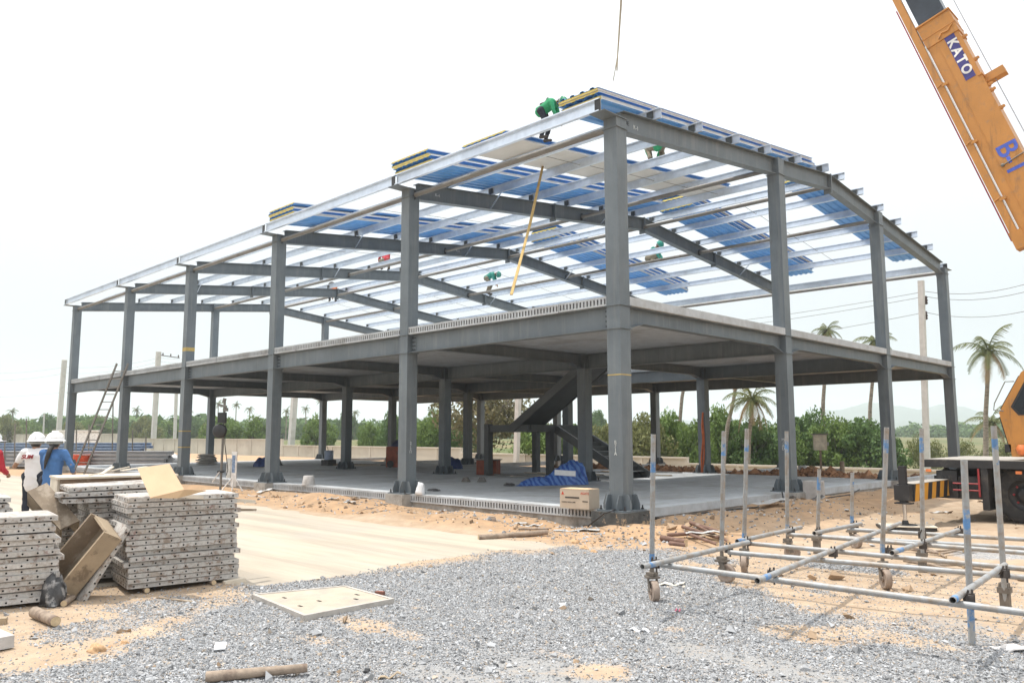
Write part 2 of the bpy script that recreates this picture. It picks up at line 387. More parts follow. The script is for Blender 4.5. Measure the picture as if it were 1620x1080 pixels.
# --- floor beams
for j in range(4):
    for i in range(5):
        x1, x0 = -U[i] - CW, -U[i + 1]; y = V[j] + CW / 2
        b = MB().ibeam((x0, y, Z2 - 0.003), (x1, y, Z2 - 0.003), 0.40, 0.19)
        o = b.build('floor_beam', M['steel'], bld)
        if j == 0:
            bo = MB(); bt = MB()
            for xx, s in ((x0, 1), (x1, -1)):
                MB().bx((xx + s * 0.002, y - 0.012, Z1 + .03), (xx + s * 0.15, y - 0.004, Z2 - .03)).build('splice_plate', M['steel'], o)
                for a in range(2):
                    for k in range(4):
                        p = (xx + s * (0.04 + a * 0.065), y - 0.012, Z1 + 0.065 + k * 0.088)
                        bt.tube(p, (p[0], p[1] - 0.014, p[2]), 0.017, n=6)
            bt.build('bolts', M['bolt'], o)['kind'] = 'stuff'
for i in range(6):
    for j in range(3):
        x = -U[i] - CW / 2; y0, y1 = V[j] + CW, V[j + 1]
        b = MB(); zt_ = Z2 - 0.003; dA, dB, hl = 0.402, 0.27, 0.5
        b.bx((x - .095, y0, zt_ - .012), (x + .095, y1, zt_))
        prof = [(y0, zt_ - .012), (y1, zt_ - .012), (y1, zt_ - dA), (y1 - hl, zt_ - dB), (y0 + hl, zt_ - dB), (y0, zt_ - dA)]
        b.prism(prof, 'x', x - .004, x + .004)
        for (ya, za), (yb, zb) in zip(prof[2:-1], prof[3:]):
            b.sweep([(-.095, -.006), (.095, -.006), (.095, .006), (-.095, .006)], (x, ya, za + .006), (x, yb, zb + .006))
        b.build('floor_beam', M['steel'], bld)
# --- rafters, cleats, purlins, struts
PV = [-0.34, 1.25, 2.72, 4.22, 5.68, 7.25, 8.85, 9.83, 11.1, 12.57, 13.98, 15.38, 16.85, 18.9]
SV = [CW / 2, 6.3, VM, 12.6, 18.39 + CW / 2]
cleat_me = MB().bx((-.07, -.006, 0), (.07, .006, .18)).bx((-.07, -.06, 0), (.07, -.006, .008)).mesh('purlin_cleat', M['steel_dark'])
for i in range(6):
    x = -U[i] - CW / 2
    for side in (0, 1):
        va, vb = (CW - .002, VM) if side == 0 else (18.39 + .002, VM)
        b = MB(); b.ibeam((x, va, zt(va)), (x, vb, zt(VM)), 0.385, 0.2, 0.012, 0.008)
        r = b.build('rafter', M['steel'], bld)
        if side == 0:
            MB().bx((x - .105, VM - .022, zt(VM) - .50), (x + .105, VM + .022, zt(VM) + .02)).build('splice_plate', M['steel'], r)
        vs_ = (5.1,) if side == 0 else (13.6,)
        if 0 < i < 5:
            for v in vs_: MB().bx((x - .1, v - .02, zt(v) - .47), (x + .1, v + .02, zt(v) + .02)).build('splice_plate', M['steel'], r)
        for v in PV[1:-1]:
            if (v < VM) == (side == 0): link('purlin_cleat', cleat_me, r, (x, v - .004 if side == 0 else v + .004, zt(v) - .002), (0, 0, 0 if side == 0 else math.pi))
    for j in (0, 3):                                        # seat and bracket of the eave purlin
        s = -1 if j == 0 else 1; v = V[j] + CW / 2
        b = MB(); ys = (v - .52, v + .15) if j == 0 else (v - .15, v + .52)
        b.bx((x - .17, ys[0], 7.205 - .012), (x + .17, ys[1], 7.205))
        yb = PV[0] - .012 if j == 0 else PV[-1] + .012
        b.bx((x - .06 , yb - .005, 7.207), (x + .07, yb + .005, 7.43), 1)
        b.build('eave_bracket', [M['steel'], M['bolt']], cols[i, j]).location = -cols[i, j].location
def c_purlin(length, h=0.2, f=0.066, t=0.006, lip=0.02):
    # web at y=0 facing -y, flanges reaching +y; runs along +x from 0
    poly = [(-a, b) for a, b in [(0, 0), (f, 0), (f, lip), (f - t, lip), (f - t, t), (t, t), (t, h - t), (f - t, h - t), (f - t, h - lip), (f, h - lip), (f, h), (0, h)]]
    poly.reverse()
    return MB().prism(poly, 'x', 0, length)
pm = {}
for k, v in enumerate(PV):
    eave = k in (0, len(PV) - 1)
    for i in range(5):
        x0 = -U[i + 1] - CW / 2 + (0.012 if not eave else 0.075); x1 = -U[i] - CW / 2 - (0.012 if not eave else 0.075)
        if i == 0: x1 = 0.10 if not eave else -0.10
        if i == 4: x0 -= 0.2
        ln = round(x1 - x0, 3)
        if (ln, eave) not in pm: pm[ln, eave] = c_purlin(ln, 0.235 if eave else 0.2, 0.075 if eave else 0.066).mesh('purlin', M['galv'])
        zz = zt(v) + 0.002 if not eave else 7.207
        ang = math.atan(SL) * (1 if v < VM else -1)
        left = v < VM
        o = link('purlin', pm[ln, eave], bld, (x0, v + .035, zz), (0 if eave else ang, 0, 0))
    if 0 < k < len(PV) - 2 and k != 6:
        v2 = PV[k + 1]
        for i in range(5):
            xm = -(U[i] + U[i + 1]) / 2 - CW / 2
            MB().tube((xm, v + .01, zt(v) + .12), (xm, v2 + .01, zt(v2) + .08), 0.007, n=5).build('sag_rod', M['strut'], bld)
for v in SV:
    z = 7.06 if (v < 1 or v > 18) else zt(v) - (0.24 if v != VM else 0.3)
    for i in range(5):
        x1, x0 = -U[i] - CW + .02, -U[i + 1] - .02
        if v not in (SV[0], SV[-1]): x1, x0 = -U[i] - CW / 2 - .01, -U[i + 1] - CW / 2 + .01
        b = MB().tube((x0 + .06, v, z), (x1 - .06, v, z), 0.055, n=10)
        for xx in (x0, x1): b.bx((xx - .01 if xx == x0 else xx - .07, v - .008, z - .1), (xx + .07 if xx == x0 else xx + .01, v + .008, z + .1), 1)
        b.build('strut_pipe', [M['strut'], M['steel_dark']], bld)
for i, v in ((1, 2.72), (2, 2.72), (3, 5.68), (1, 7.25), (2, 7.25), (2, 12.57), (3, 13.98), (1, 15.38), (4, 2.72)):
    x = -U[i] - CW / 2
    MB().bar((x + 0.01, v - .03, zt(v) - .37), (x + 0.55, v - .03, zt(v) + .1), .006, .04).build('fly_brace', M['galv'], bld)
# --- stair
st = MB(); yl, yh = 6.85, 8.95
def ch(b, p0, p1, w=.075, h=.24): b.bar(p0, p1, w, h)
zl = 1.88
b = MB()
for y in (6.72, 8.95):
    b.bx((-10.36, y - .06, zl - .22), (-8.55, y + .06, zl))
    b.bx((-10.42, y - .1, ZB + .02), (-10.22, y + .1, zl + .04))
b.bx((-10.36, 6.79, zl - .02), (-8.6, 8.88, zl + .004))
b.bx((-8.6, 6.79, zl - .2), (-8.52, 8.88, zl))
b.bx((-8.75, 7.7, ZB + .02), (-8.57, 7.9, zl - .2))
stair = b.build('staircase', M['steel_dark'], bld)
for (xa, za, xb, zb, y0, y1) in ((-9.2, zl - .1, -6.12, Z2 - .12, 6.66, 7.72), (-8.55, zl - .12, -5.75, ZB + .05, 7.95, 9.0)):
    for y in (y0, y1):
        MB().bar((xa, y, za), (xb, y, zb), .06, .25).build('stringer', M['steel_dark'], stair)
    MB().bar((xa + .03, (y0 + y1) / 2, za - .12), (xb - .03, (y0 + y1) / 2, zb - .12), y1 - y0 - .062, .012).build('soffit_plate', M['steel_dark'], stair)
    n = 10
    for k in range(1, n):
        t = k / n; x = xa + (xb - xa) * t; z = za + (zb - za) * t
        MB().bx((x - .14, y0 + .031, z - .008), (x + .14, y1 - .031, z + .012)).build('tread', M['steel_dark'], stair)
        MB().bx((x - .145, y0 + .031, z - (zb - za) / n * .98 if zb > za else z - .008 ), (x - .137, y1 - .031, z - .008 if zb > za else z - (zb - za) / n * .98)).build('riser', M['steel_dark'], stair)
# --- chalk and marker writing on the steel
def text(name, body, size, mat, loc, rot, parent=None, bold=0.0, shear=0.0, thick=0.002, sx=1.0, align='CENTER', mworld=None, space=1.0):
    cu = bpy.data.curves.new(name, 'FONT'); cu.body = body; cu.size = size; cu.extrude = thick; cu.offset = bold; cu.shear = shear
    cu.align_x = align; cu.align_y = 'CENTER'; cu.space_line = 0.75; cu.space_character = space
    tmp = bpy.data.objects.new(name, cu); col.objects.link(tmp)
    bpy.context.view_layer.update()
    me = bpy.data.meshes.new_from_object(tmp.evaluated_get(bpy.context.evaluated_depsgraph_get()))
    bpy.data.objects.remove(tmp); me.name = name; me.materials.clear(); me.materials.append(mat)
    o = link(name, me, parent, loc, rot)
    if mworld is not None: o.matrix_local = mworld
    return o
def facing_y(x, y, z): return (x, y, z), (R(90), 0, 0)          # readable from -y
def facing_x(x, y, z): return (x, y, z), (R(90), 0, R(90))      # readable from +x
h2 = CW / 2 + .003
text('chalk_mark', 'B\n7\n1\nA', .085, M['chalk'], (-.0, -h2, 1.05), (R(90), 0, 0), cols[0, 0])
text('chalk_mark', '2\n/\n2\n11', .085, M['chalk'], (h2, -.02, 1.0), (R(90), 0, R(90)), cols[1, 0])
text('chalk_mark', 'M\n/\nA\nD', .09, M['chalk'], (-.02, -h2, 1.05), (R(90), 0, 0), cols[0, 1])
text('chalk_mark', 'K-1', .11, M['chalk'], (-.145 + .006, .78, zt(.78) - .22), (R(90), 0, R(90)), bld)
text('marker_mark', 'LDE', .11, M['ink'], (-.145 + .006, .47, zt(.45) - .17), (R(90), 0, R(90)), bld)
text('chalk_mark', 'K-4', .1, M['chalk'], (-U[1] - CW / 2 + .006, .95, zt(.95) - .2), (R(90), 0, R(90)), bld)
text('chalk_mark', 'K-2', .1, M['chalk'], (-U[2] - CW / 2 + .006, 6.9, zt(6.9) - .2), (R(90), 0, R(90)), bld)
# yellow paint bands on the columns
M['yband'] = plain('worn_yellow_band', (0.42, 0.31, 0.1), 0.7)
for (i, z, h) in ((0, 2.3, .02), (3, 1.42, .03), (3, .9, .03), (3, 4.1, .12)):
    MB().bx((-CW/2 - .002, -CW/2 - .002, z - h / 2), (CW/2 + .002, CW/2 + .002, z + h / 2)).build('paint_band', M['yband'], cols[i, 0])

# ================================================================== roof sheet bundles lying on the purlins
def panel_mesh(w, l, ribs_down, film):
    b = MB(); t = 0.036; rh = 0.032
    zf0 = rh if ribs_down else 0.0
    b.add([(0, 0, zf0), (w, 0, zf0), (w, 0, zf0 + t), (0, 0, zf0 + t)], [(0, 1, 2, 3)], 1)
    b.add([(0, l, zf0), (w, l, zf0), (w, l, zf0 + t), (0, l, zf0 + t)], [(3, 2, 1, 0)], 1)
    b.add([(w, 0, zf0), (w, l, zf0), (w, l, zf0 + t), (w, 0, zf0 + t)], [(0, 1, 2, 3)], 2)
    b.add([(0, 0, zf0), (0, l, zf0), (0, l, zf0 + t), (0, 0, zf0 + t)], [(3, 2, 1, 0)], 2)
    b.add([(0, 0, zf0 + (t if ribs_down else 0)), (w, 0, zf0 + (t if ribs_down else 0)), (w, l, zf0 + (t if ribs_down else 0)), (0, l, zf0 + (t if ribs_down else 0))], [(0, 1, 2, 3)] if ribs_down else [(3, 2, 1, 0)], 3)
    n = max(3, int(w / 0.19)); p = w / n; zb, zr = (zf0 - .001, 0.0) if ribs_down else (t + .001, t + rh)
    pts = [(-0.03, zb)]
    for k in range(n):
        c = p * (k + 0.5); pts += [(c - .06, zb), (c - .035, zr), (c + .035, zr), (c + .06, zb)]
    pts += [(w + .03, zb)]
    vs = [(x, -.02, z) for x, z in pts] + [(x, l + .02, z) for x, z in pts]; m = len(pts)
    b.add(vs, [(k, k + 1, k + 1 + m, k + m) for k in range(m - 1)], 0)
    me = b.mesh('roof_panel', [M['blue_sheet'], M['foam'], M['foamside'], M['white_sheet']]); return me
def bundle(name, label, xa, xb, va, vb, n=5, white=False, junk=False):
    left = va < VM
    if left: loc = (xa, va, zt(va) + .207); rot = (math.atan(SL), 0, 0); ln = (vb - va) / math.cos(math.atan(SL))
    else: loc = (xa, va, zt(va) + .207); rot = (-math.atan(SL), 0, 0); ln = (vb - va) / math.cos(math.atan(SL))
    t = thing(name, label, 'sheet bundle', loc, 0, 'bundles of roof sheets on the purlins', rot)
    w = xb - xa
    A, B = panel_mesh(w, ln, True, white), panel_mesh(w, ln, False, white)
    z = 0
    for k in range(n):
        dn = (k % 2 == 0) != white
        link('roof_panel', A if dn else B, t, (random.uniform(-.04, .04), random.uniform(-.03, .03), z)); z += 0.071 if not dn or white else 0.0725
    return t
bundle('roof_sheet_bundle', 'yellow-ended bundle of blue roof sheets over the front corner column', -1.3, -0.36, .0, 9.0, 4)
bundle('roof_sheet_bundle', 'bundle of roof sheets with flat cream underside in the middle of the first bay', -4.05, -2.75, -.02, 9.0, 2, True)
bundle('roof_sheet_bundle', 'yellow-ended bundle of blue roof sheets over the second front column', -6.45, -5.1, -.05, 9.0, 5)
bundle('roof_sheet_bundle', 'yellow-ended bundle of blue roof sheets over the third front column', -12.3, -10.95, -.05, 9.0, 5)
bundle('roof_sheet_bundle', 'bundle of blue roof sheets on the back slope beside the gable rafter', -1.62, -0.75, 9.75, 18.25, 7)
bundle('roof_sheet_bundle', 'bundle of blue roof sheets on the back slope near the second rafter', -5.65, -4.5, 9.7, 18.1, 7)
bundle('roof_sheet_bundle', 'bundle of blue roof sheets on the back slope near the third rafter', -11.2, -10.0, 9.7, 18.2, 7)
# ================================================================== ground
def sstep(a, b, x):
    t = np.clip((x - a) / (b - a), 0, 1); return t * t * (3 - 2 * t)
GRAV = np.array([tuple(G(x, y)[:2]) for x, y in ((370, 930), (560, 906), (740, 884), (872, 868), (960, 866), (1075, 868), (1110, 900), (1140, 925), (1225, 946), (1330, 968), (1430, 990), (1540, 1000), (1640, 1006))]
                + [(9.5, -4.2), (9.5, -14), (0.5, -14)] + [tuple(G(x, y)[:2]) for x, y in ((60, 1068), (150, 1030), (290, 1012), (330, 975))])
def sdist(px, py, P):                                        # >0 inside
    d = np.full(px.shape, 1e9); inside = np.zeros(px.shape, bool); n = len(P)
    for k in range(n):
        ax, ay = P[k]; bx_, by_ = P[(k + 1) % n]; ex, ey = bx_ - ax, by_ - ay
        t = np.clip(((px - ax) * ex + (py - ay) * ey) / (ex * ex + ey * ey + 1e-12), 0, 1)
        d = np.minimum(d, np.hypot(px - ax - t * ex, py - ay - t * ey))
        c = ((ay <= py) & (py < by_)) | ((by_ <= py) & (py < ay))
        xi = ax + (py - ay) / (by_ - ay + 1e-12) * ex
        inside ^= c & (px < xi)
    return np.where(inside, d, -d)
def gravel_mask(x, y):
    m = sdist(x, y, GRAV) + 0.28 * fbm(x * 1.7, y * 1.7, 5, 4)
    g = sstep(-0.3, 0.42, m) ** .8; g = g * (.86 + .14 * np.clip(fbm(x * 3.5, y * 3.5, 77, 3), -1, 1))
    for (px, py, rx, ry, s) in ((1365, 900, .75, .3, .9), (1590, 880, .6, .5, .8), (1130, 886, .35, .3, .7), (1330, 940, .4, .16, .5), (255, 960, .5, .4, .55), (150, 995, .35, .5, .5), (440, 960, .3, .5, .6), (1500, 985, .35, .25, .5)):
        c = G(px, py); r = np.hypot((x - c.x) / rx, (y - c.y) / ry)
        g = np.maximum(g, s * sstep(1.3, 0.6, r + 0.35 * fbm(x * 2.3, y * 2.3, 9, 3)))
    for (px, py, rx, ry, s) in ((945, 1062, .22, .25, 1), (600, 992, .4, .22, .8), (1070, 995, .15, .12, .6), (1270, 1000, .5, .22, .7), (1390, 1005, .5, .2, .7), (880, 1035, .2, .1, .6), (500, 1010, .25, .15, .5), (1450, 950, 1.2, .35, .9), (660, 960, .12, .06, .6)):
        c = G(px, py); r = np.hypot((x - c.x) / rx, (y - c.y) / ry)
        g = g * (1 - s * sstep(1.25, 0.55, r + 0.4 * fbm(x * 2.9, y * 2.9, 21, 3)))
    return np.clip(g, 0, 1)
def dust_mask(x, y):                                         # compacted grey fines in the foreground
    d = np.zeros_like(x)
    for (px, py, rx, ry) in ((900, 1072, 1.1, .3), (1120, 1030, .7, .22), (700, 1070, .6, .2), (1520, 985, .8, .25), (1300, 1070, .9, .2)):
        c = G(px, py); d = np.maximum(d, sstep(1.3, .4, np.hypot((x - c.x) / rx, (y - c.y) / ry) + .35 * fbm(x * 2, y * 2, 33, 3)))
    return d
def road_near(y):
    return np.where(np.asarray(y) > -6.75, 0.36, -0.75) * 0 + 0.36 - 1.3 * sstep(-6.6, -7.3, y) + 0.10 * fbm(np.asarray(y) * .9, np.asarray(y) * 0 + 3, 44, 4) + .35 * sstep(-3.2, -2.2, y)
def road_far(x): return -2.1 + 0.1 * fbm(np.asarray(x) * .8, np.asarray(x) * 0 + 9, 41, 4)
def height(x, y):
    far = np.hypot(x - 5, y - 5)
    h = 0.012 * fbm(x * 1.3, y * 1.3, 2, 4) * (far < 120)
    # soil bank along the long side (y<0) and the gable (x>0)
    bank = sstep(-2.0, -1.0, y) * sstep(0.55, -0.2, y) * sstep(-30, -27, x) * sstep(2.2, 0.2, x)
    h = h + bank * (0.05 + 0.07 * fbm(x * .9, y * 1.4, 4, 4))
    mound = lambda px, py, rx, ry, a: a * np.exp(-((x - G(px, py).x) / rx) ** 2 - ((y - G(px, py).y) / ry) ** 2)
    h = h + mound(620, 822, .9, .5, .12) + mound(745, 835, .7, .4, .12) + mound(500, 795, 1.2, .5, .12) + mound(1190, 830, .9, 1.4, .16) + mound(1290, 812, 1.0, 1.2, .12) + mound(1080, 845, .5, .5, .05)
    gb_ = sstep(2.6, 0.7, x) * sstep(-.3, .2, x) * sstep(-0.5, 1.5, y) * sstep(19.5, 17, y)
    h = h + gb_ * (0.10 + .07 * fbm(x * 1.2, y * 1.2, 6, 4)); h = h + sstep(-.3, 1.5, y) * sstep(0, 1, x) * sstep(14, 9, x) * .05 * fbm(x * .9, y * .9, 16, 5)
    under = (x > -29.3) & (x < -0.1) & (y > 0.1) & (y < 18.5)
    rear = under & (y > 12.75)
    h = np.where(under, -0.15, h); h = np.where(rear, .16 - .45 * sstep(-12.5, -16, x) + .10 * fbm(x * .8, y * .8, 14, 4) + .12 * np.exp(-((y - 13.6) / .6) ** 2), h)
    # the plot falls behind the building, the fields beyond lie lower
    h = h - 0.95 * sstep(19.5, 23.5, y) - 0.5 * sstep(60, 300, far)
    berm = 0.06 * np.exp(-((y - 19.6) / .9) ** 2) * sstep(-14, -11, x) * sstep(-1, -3, x)     # red soil heap along the back edge
    h = h + berm * (1 + .5 * fbm(x * 1.1, y * 2, 8, 3))
    h = h + 1.6 * sstep(36, 110, y - 0.15 * x) * sstep(-30, -70, x)
    din = np.minimum(road_near(y) - x, road_far(x) - y)          # metres inside the road
    lip = sstep(.0, .35, din)
    h = np.where(y < road_far(x) + .3, np.where(din > -.6, h * (1 - lip) * (1 - .0) + .008 * sstep(-.6, 0, din) * (1 - lip) - .02 * lip, h), h)
    return h
def axis(lo, mid0, mid1, hi, step, grow=1.13):
    a = list(np.arange(mid0, mid1 + 1e-6, step)); s = step
    up = [mid1]; 
    while up[-1] < hi: s *= grow; up.append(up[-1] + s)
    dn = [mid0]; s = step
    while dn[-1] > lo: s *= grow; dn.append(dn[-1] - s)
    return np.array(dn[:0:-1] + a + up[1:])
gx = axis(-6000, -9, 10.5, 6000, 0.09); gy = axis(-400, -11.5, 6, 9000, 0.09)
X, Y = np.meshgrid(gx, gy); x = X.ravel(); y = Y.ravel()
hz = height(x, y)
nx, ny = len(gx), len(gy)
ii = (np.arange(ny - 1)[:, None] * nx + np.arange(nx - 1)[None, :]).ravel()
quads = np.stack([ii, ii + 1, ii + nx + 1, ii + nx], 1).ravel()
m, nt, p = _base('site_ground')
a_g = nt.nodes.new('ShaderNodeAttribute'); a_g.attribute_name = 'gravel'
a_d = nt.nodes.new('ShaderNodeAttribute'); a_d.attribute_name = 'dust'
a_f = nt.nodes.new('ShaderNodeAttribute'); a_f.attribute_name = 'field'
a_r = nt.nodes.new('ShaderNodeAttribute'); a_r.attribute_name = 'redsoil'
v = pos(nt)
n1 = noise(nt, v, 0.9, 8, .65); n2 = noise(nt, v, 14, 6, .7); n3 = noise(nt, v, 3.2, 6, .65); nfine = noise(nt, v, 90, 3, .7)
sand = mixc(nt, ramp(nt, n3, [(.35, (0, 0, 0)), (.65, (1, 1, 1))]), (0.36, 0.265, 0.185), (0.45, 0.355, 0.26))
sand = mixc(nt, ramp(nt, n2, [(.5, (0, 0, 0)), (.72, (.7, .7, .7))]), sand, (0.33, 0.25, 0.18))
soil = mixc(nt, ramp(nt, n3, [(.38, (0, 0, 0)), (.62, (1, 1, 1))]), (0.34, 0.235, 0.15), (0.46, 0.3, 0.18))
sand = mixc(nt, a_r.outputs[1] if False else a_r.outputs['Fac'], sand, soil)
vo = nt.nodes.new('ShaderNodeTexVoronoi'); vo.inputs['Scale'].default_value = 62; L(nt, v, vo.inputs['Vector'])
sep = nt.nodes.new('ShaderNodeSeparateColor'); L(nt, vo.outputs['Color'], sep.inputs[0])
stone = ramp(nt, sep.outputs[0], [(0.0, (0.19, 0.19, 0.195)), (.5, (0.32, 0.32, 0.325)), (1.0, (0.44, 0.435, 0.43))])
stone = mixc(nt, a_d.outputs['Fac'], stone, (0.3, 0.298, 0.295))
thr = nt.nodes.new('ShaderNodeMath'); thr.operation = 'ADD'; L(nt, a_g.outputs['Fac'], thr.inputs[0])
nm = nt.nodes.new('ShaderNodeMapRange'); nm.inputs[1].default_value = .3; nm.inputs[2].default_value = .7; nm.inputs[3].default_value = -.35; nm.inputs[4].default_value = .35
L(nt, n2, nm.inputs[0]); L(nt, nm.outputs[0], thr.inputs[1])
gm = ramp(nt, thr.outputs[0], [(.25, (0, 0, 0)), (.8, (1, 1, 1))])
near = mixc(nt, gm, sand, stone)
grass = mixc(nt, ramp(nt, noise(nt, pos(nt, (.02, .12, 1)), 1.0, 6, .7), [(.38, (0, 0, 0)), (.6, (1, 1, 1))]), (0.085, 0.115, 0.04), (0.19, 0.16, 0.085))
c_ = mixc(nt, a_f.outputs['Fac'], near, grass)
L(nt, c_, p.inputs['Base Color']); p.inputs['Roughness'].default_value = .95; p.inputs['Specular IOR Level'].default_value = .15
bsum = mixc(nt, gm, n2, vo.outputs['Distance'])
bumpn(nt, p, bsum, 0.5, 0.02)
M['ground'] = m
gme = np_mesh('ground', np.stack([x, y, hz], 1), quads, 4, M['ground'], True)
np_attr(gme, 'gravel', gravel_mask(x, y)); np_attr(gme, 'dust', dust_mask(x, y))
np_attr(gme, 'field', np.clip(sstep(24, 27, y + .6 * fbm(x * .3, y * .3, 3, 2)) * 1.0 + sstep(-75, -85, x), 0, 1))
red = np.clip(sstep(-2.3, -1.6, y) * sstep(3.2, 1.2, x) * sstep(.5, .1, y) + .9 * sstep(12.4, 12.8, y) + sstep(2.9, 1.5, x) * sstep(-1.2, 0, y) * (x > -.3), 0, 1)
np_attr(gme, 'redsoil', np.clip(red + .25 * fbm(x * .8, y * .8, 12, 3) * (red > .1), 0, 1))
ground = link('ground', gme); tag(ground, 'sandy site ground with grey gravel', kind='structure')
# --- concrete road
m, nt, p = _base('road_concrete'); v = pos(nt); vs_ = pos(nt, (.12, 1.6, 1))
n1 = noise(nt, vs_, 1.4, 6, .65); n2 = noise(nt, v, .8, 6, .6)
c_ = mixc(nt, ramp(nt, n1, [(.42, (0, 0, 0)), (.6, (1, 1, 1))]), (0.35, 0.305, 0.245), (0.47, 0.405, 0.32))
c_ = mixc(nt, ramp(nt, n2, [(.45, (0, 0, 0)), (.75, (.75, .75, .75))]), c_, (0.36, 0.33, 0.29))
c_ = mixc(nt, ramp(nt, noise(nt, v, 7, 7, .75), [(.62, (0, 0, 0)), (.72, (.6, .6, .6))]), c_, (0.3, 0.25, 0.2))
L(nt, c_, p.inputs['Base Color']); p.inputs['Roughness'].default_value = .9; bumpn(nt, p, noise(nt, v, 160, 4), .12)
M['road'] = m
ex = []; ys = np.linspace(-30, -2.05, 220); near_x = road_near(ys)
xs = np.linspace(-90, 0.6, 380); far_y = road_far(xs)
NX, NY = 130, 60
tx = 1 - (np.linspace(1, 0, NX)) ** 2.2; ty = np.linspace(0, 1, NY)
TX, TY = np.meshgrid(tx, ty)
yy = -30 + TY * (27.9); 
ex_x = np.interp(yy, ys, near_x); xx = -90 + TX * (ex_x + 90)
yy = yy + TY ** 3 * (np.interp(xx, xs, far_y) + 2.1)
rz_ = 0.004 + 0.0 * xx
ii = (np.arange(NY - 1)[:, None] * NX + np.arange(NX - 1)[None, :]).ravel()
rme = np_mesh('concrete_road', np.stack([xx.ravel(), yy.ravel(), rz_.ravel()], 1), np.stack([ii, ii + 1, ii + NX + 1, ii + NX], 1).ravel(), 4, M['road'], True)
road = link('concrete_road', rme); tag(road, 'pale dusty concrete road beside the building', kind='structure')

# --- loose gravel stones
m, nt, p = _base('gravel_stone')
a = nt.nodes.new('ShaderNodeAttribute'); a.attribute_name = 'tint'; L(nt, a.outputs['Color'], p.inputs['Base Color']); p.inputs['Roughness'].default_value = .85
M['stone'] = m
def stones(n, xr, yr, size, mask, seed, tint):
    r = np.random.default_rng(seed)
    px = r.uniform(*xr, n); py = r.uniform(*yr, n)
    d = np.stack([px - CAM[0], py - CAM[1]], 1); fz = d @ np.array([FW.x, FW.y]); rx = d @ np.array([RT.x, RT.y])
    vis = (fz > 3.4) & (np.abs(rx) < fz * .72 + 1.2)
    k = vis & (r.uniform(0, 1, n) < mask(px, py)); k &= r.uniform(0, 1, n) < np.clip(9.0 / np.maximum(fz, 1), 0, 1) ** 1.6
    px, py = px[k], py[k]; n = len(px)
    s = size * r.lognormal(0, .38, n)
    base = np.array([[1, 0, 0], [-1, 0, 0], [0, 1, 0], [0, -1, 0], [0, 0, 1], [0, 0, -1]], float)
    vtx = base[None] * np.stack([s * r.uniform(.6, 1.2, n), s * r.uniform(.6, 1.2, n), s * r.uniform(.35, .8, n)], 1)[:, None, :]
    vtx += r.normal(0, .22, vtx.shape) * s[:, None, None]
    ang = r.uniform(0, 6.28, n); ca, sa = np.cos(ang), np.sin(ang)
    tl = r.normal(0, .5, n); ct, stl = np.cos(tl), np.sin(tl)
    vx, vy, vz = vtx[..., 0], vtx[..., 1], vtx[..., 2]
    vx, vz = vx * ct[:, None] - vz * stl[:, None], vx * stl[:, None] + vz * ct[:, None]
    vx, vy = vx * ca[:, None] - vy * sa[:, None], vx * sa[:, None] + vy * ca[:, None]
    vtx = np.stack([vx + px[:, None], vy + py[:, None], vz + (height(px, py) + s * .25)[:, None]], -1).reshape(-1, 3)
    tri = np.array([[0, 2, 4], [2, 1, 4], [1, 3, 4], [3, 0, 4], [2, 0, 5], [1, 2, 5], [3, 1, 5], [0, 3, 5]])
    f = (tri[None] + (np.arange(n) * 6)[:, None, None]).ravel()
    t = tint(r, n)
    return vtx, f, np.repeat(t, 6, 0)
def grey(r, n):
    b = np.clip(r.normal(.315, .095, n), .08, .58)[:, None]; t = b * np.array([[.98, 1.0, 1.03]]); w = r.uniform(0, 1, n) < .07
    t[w] *= np.array([1.15, .95, .75]); return t
va, fa, ta = stones(1000000, (-1.2, 9.5), (-10, -1.0), .0066, lambda x, y: np.clip(gravel_mask(x, y) ** 1.6 * (1 - .85 * dust_mask(x, y)) + .04, 0, 1), 5, grey)
vb, fb, tb = stones(9000, (-1.2, 9.5), (-10, -1.0), .017, lambda x, y: np.clip(gravel_mask(x, y), .03, 1) * .5, 6, grey)
sme = np_mesh('gravel', np.concatenate([va, vb]), np.concatenate([fa, fb + len(va)]), 3, M['stone'], False)
np_attr(sme, 'tint', np.concatenate([ta, tb]))
print('gravel stones', (len(va) + len(vb)) // 6); tag(link('gravel', sme), 'loose grey crushed stone in the foreground', kind='stuff')
# --- clods of soil, mostly along the slab and around the scaffold
def brown(r, n):
    b = r.uniform(.6, 1.25, n)[:, None]; return b * np.array([[.34, .24, .155]])
def clod_mask(x, y):
    return np.clip(.9 * sstep(-2.2, -1.2, y) * sstep(.9, -.3, y) * (x < 1.5) + .8 * sstep(3.2, .6, x) * sstep(-1.5, .5, y) * (x > .1) + .10 * (1 - gravel_mask(x, y)) * (x > .6), 0, 1) * .5
vc, fc, tc = stones(42000, (-13, 9), (-9, 18), .016, clod_mask, 8, brown)
v2, f2, t2 = stones(9000, (-13, 9), (-9, 18), .05, clod_mask, 9, brown)
v3, f3, t3 = stones(26000, (-13, 4), (-2.2, 6), .02, clod_mask, 10, grey)
cm = np_mesh('soil_clods', np.concatenate([vc, v2, v3]), np.concatenate([fc, f2 + len(vc), f3 + len(vc) + len(v2)]), 3, M['stone'], False)
np_attr(cm, 'tint', np.concatenate([tc, t2, t3])); tag(link('soil_clods', cm), 'brown soil clods and rubble crumbs along the slab edge', kind='stuff')
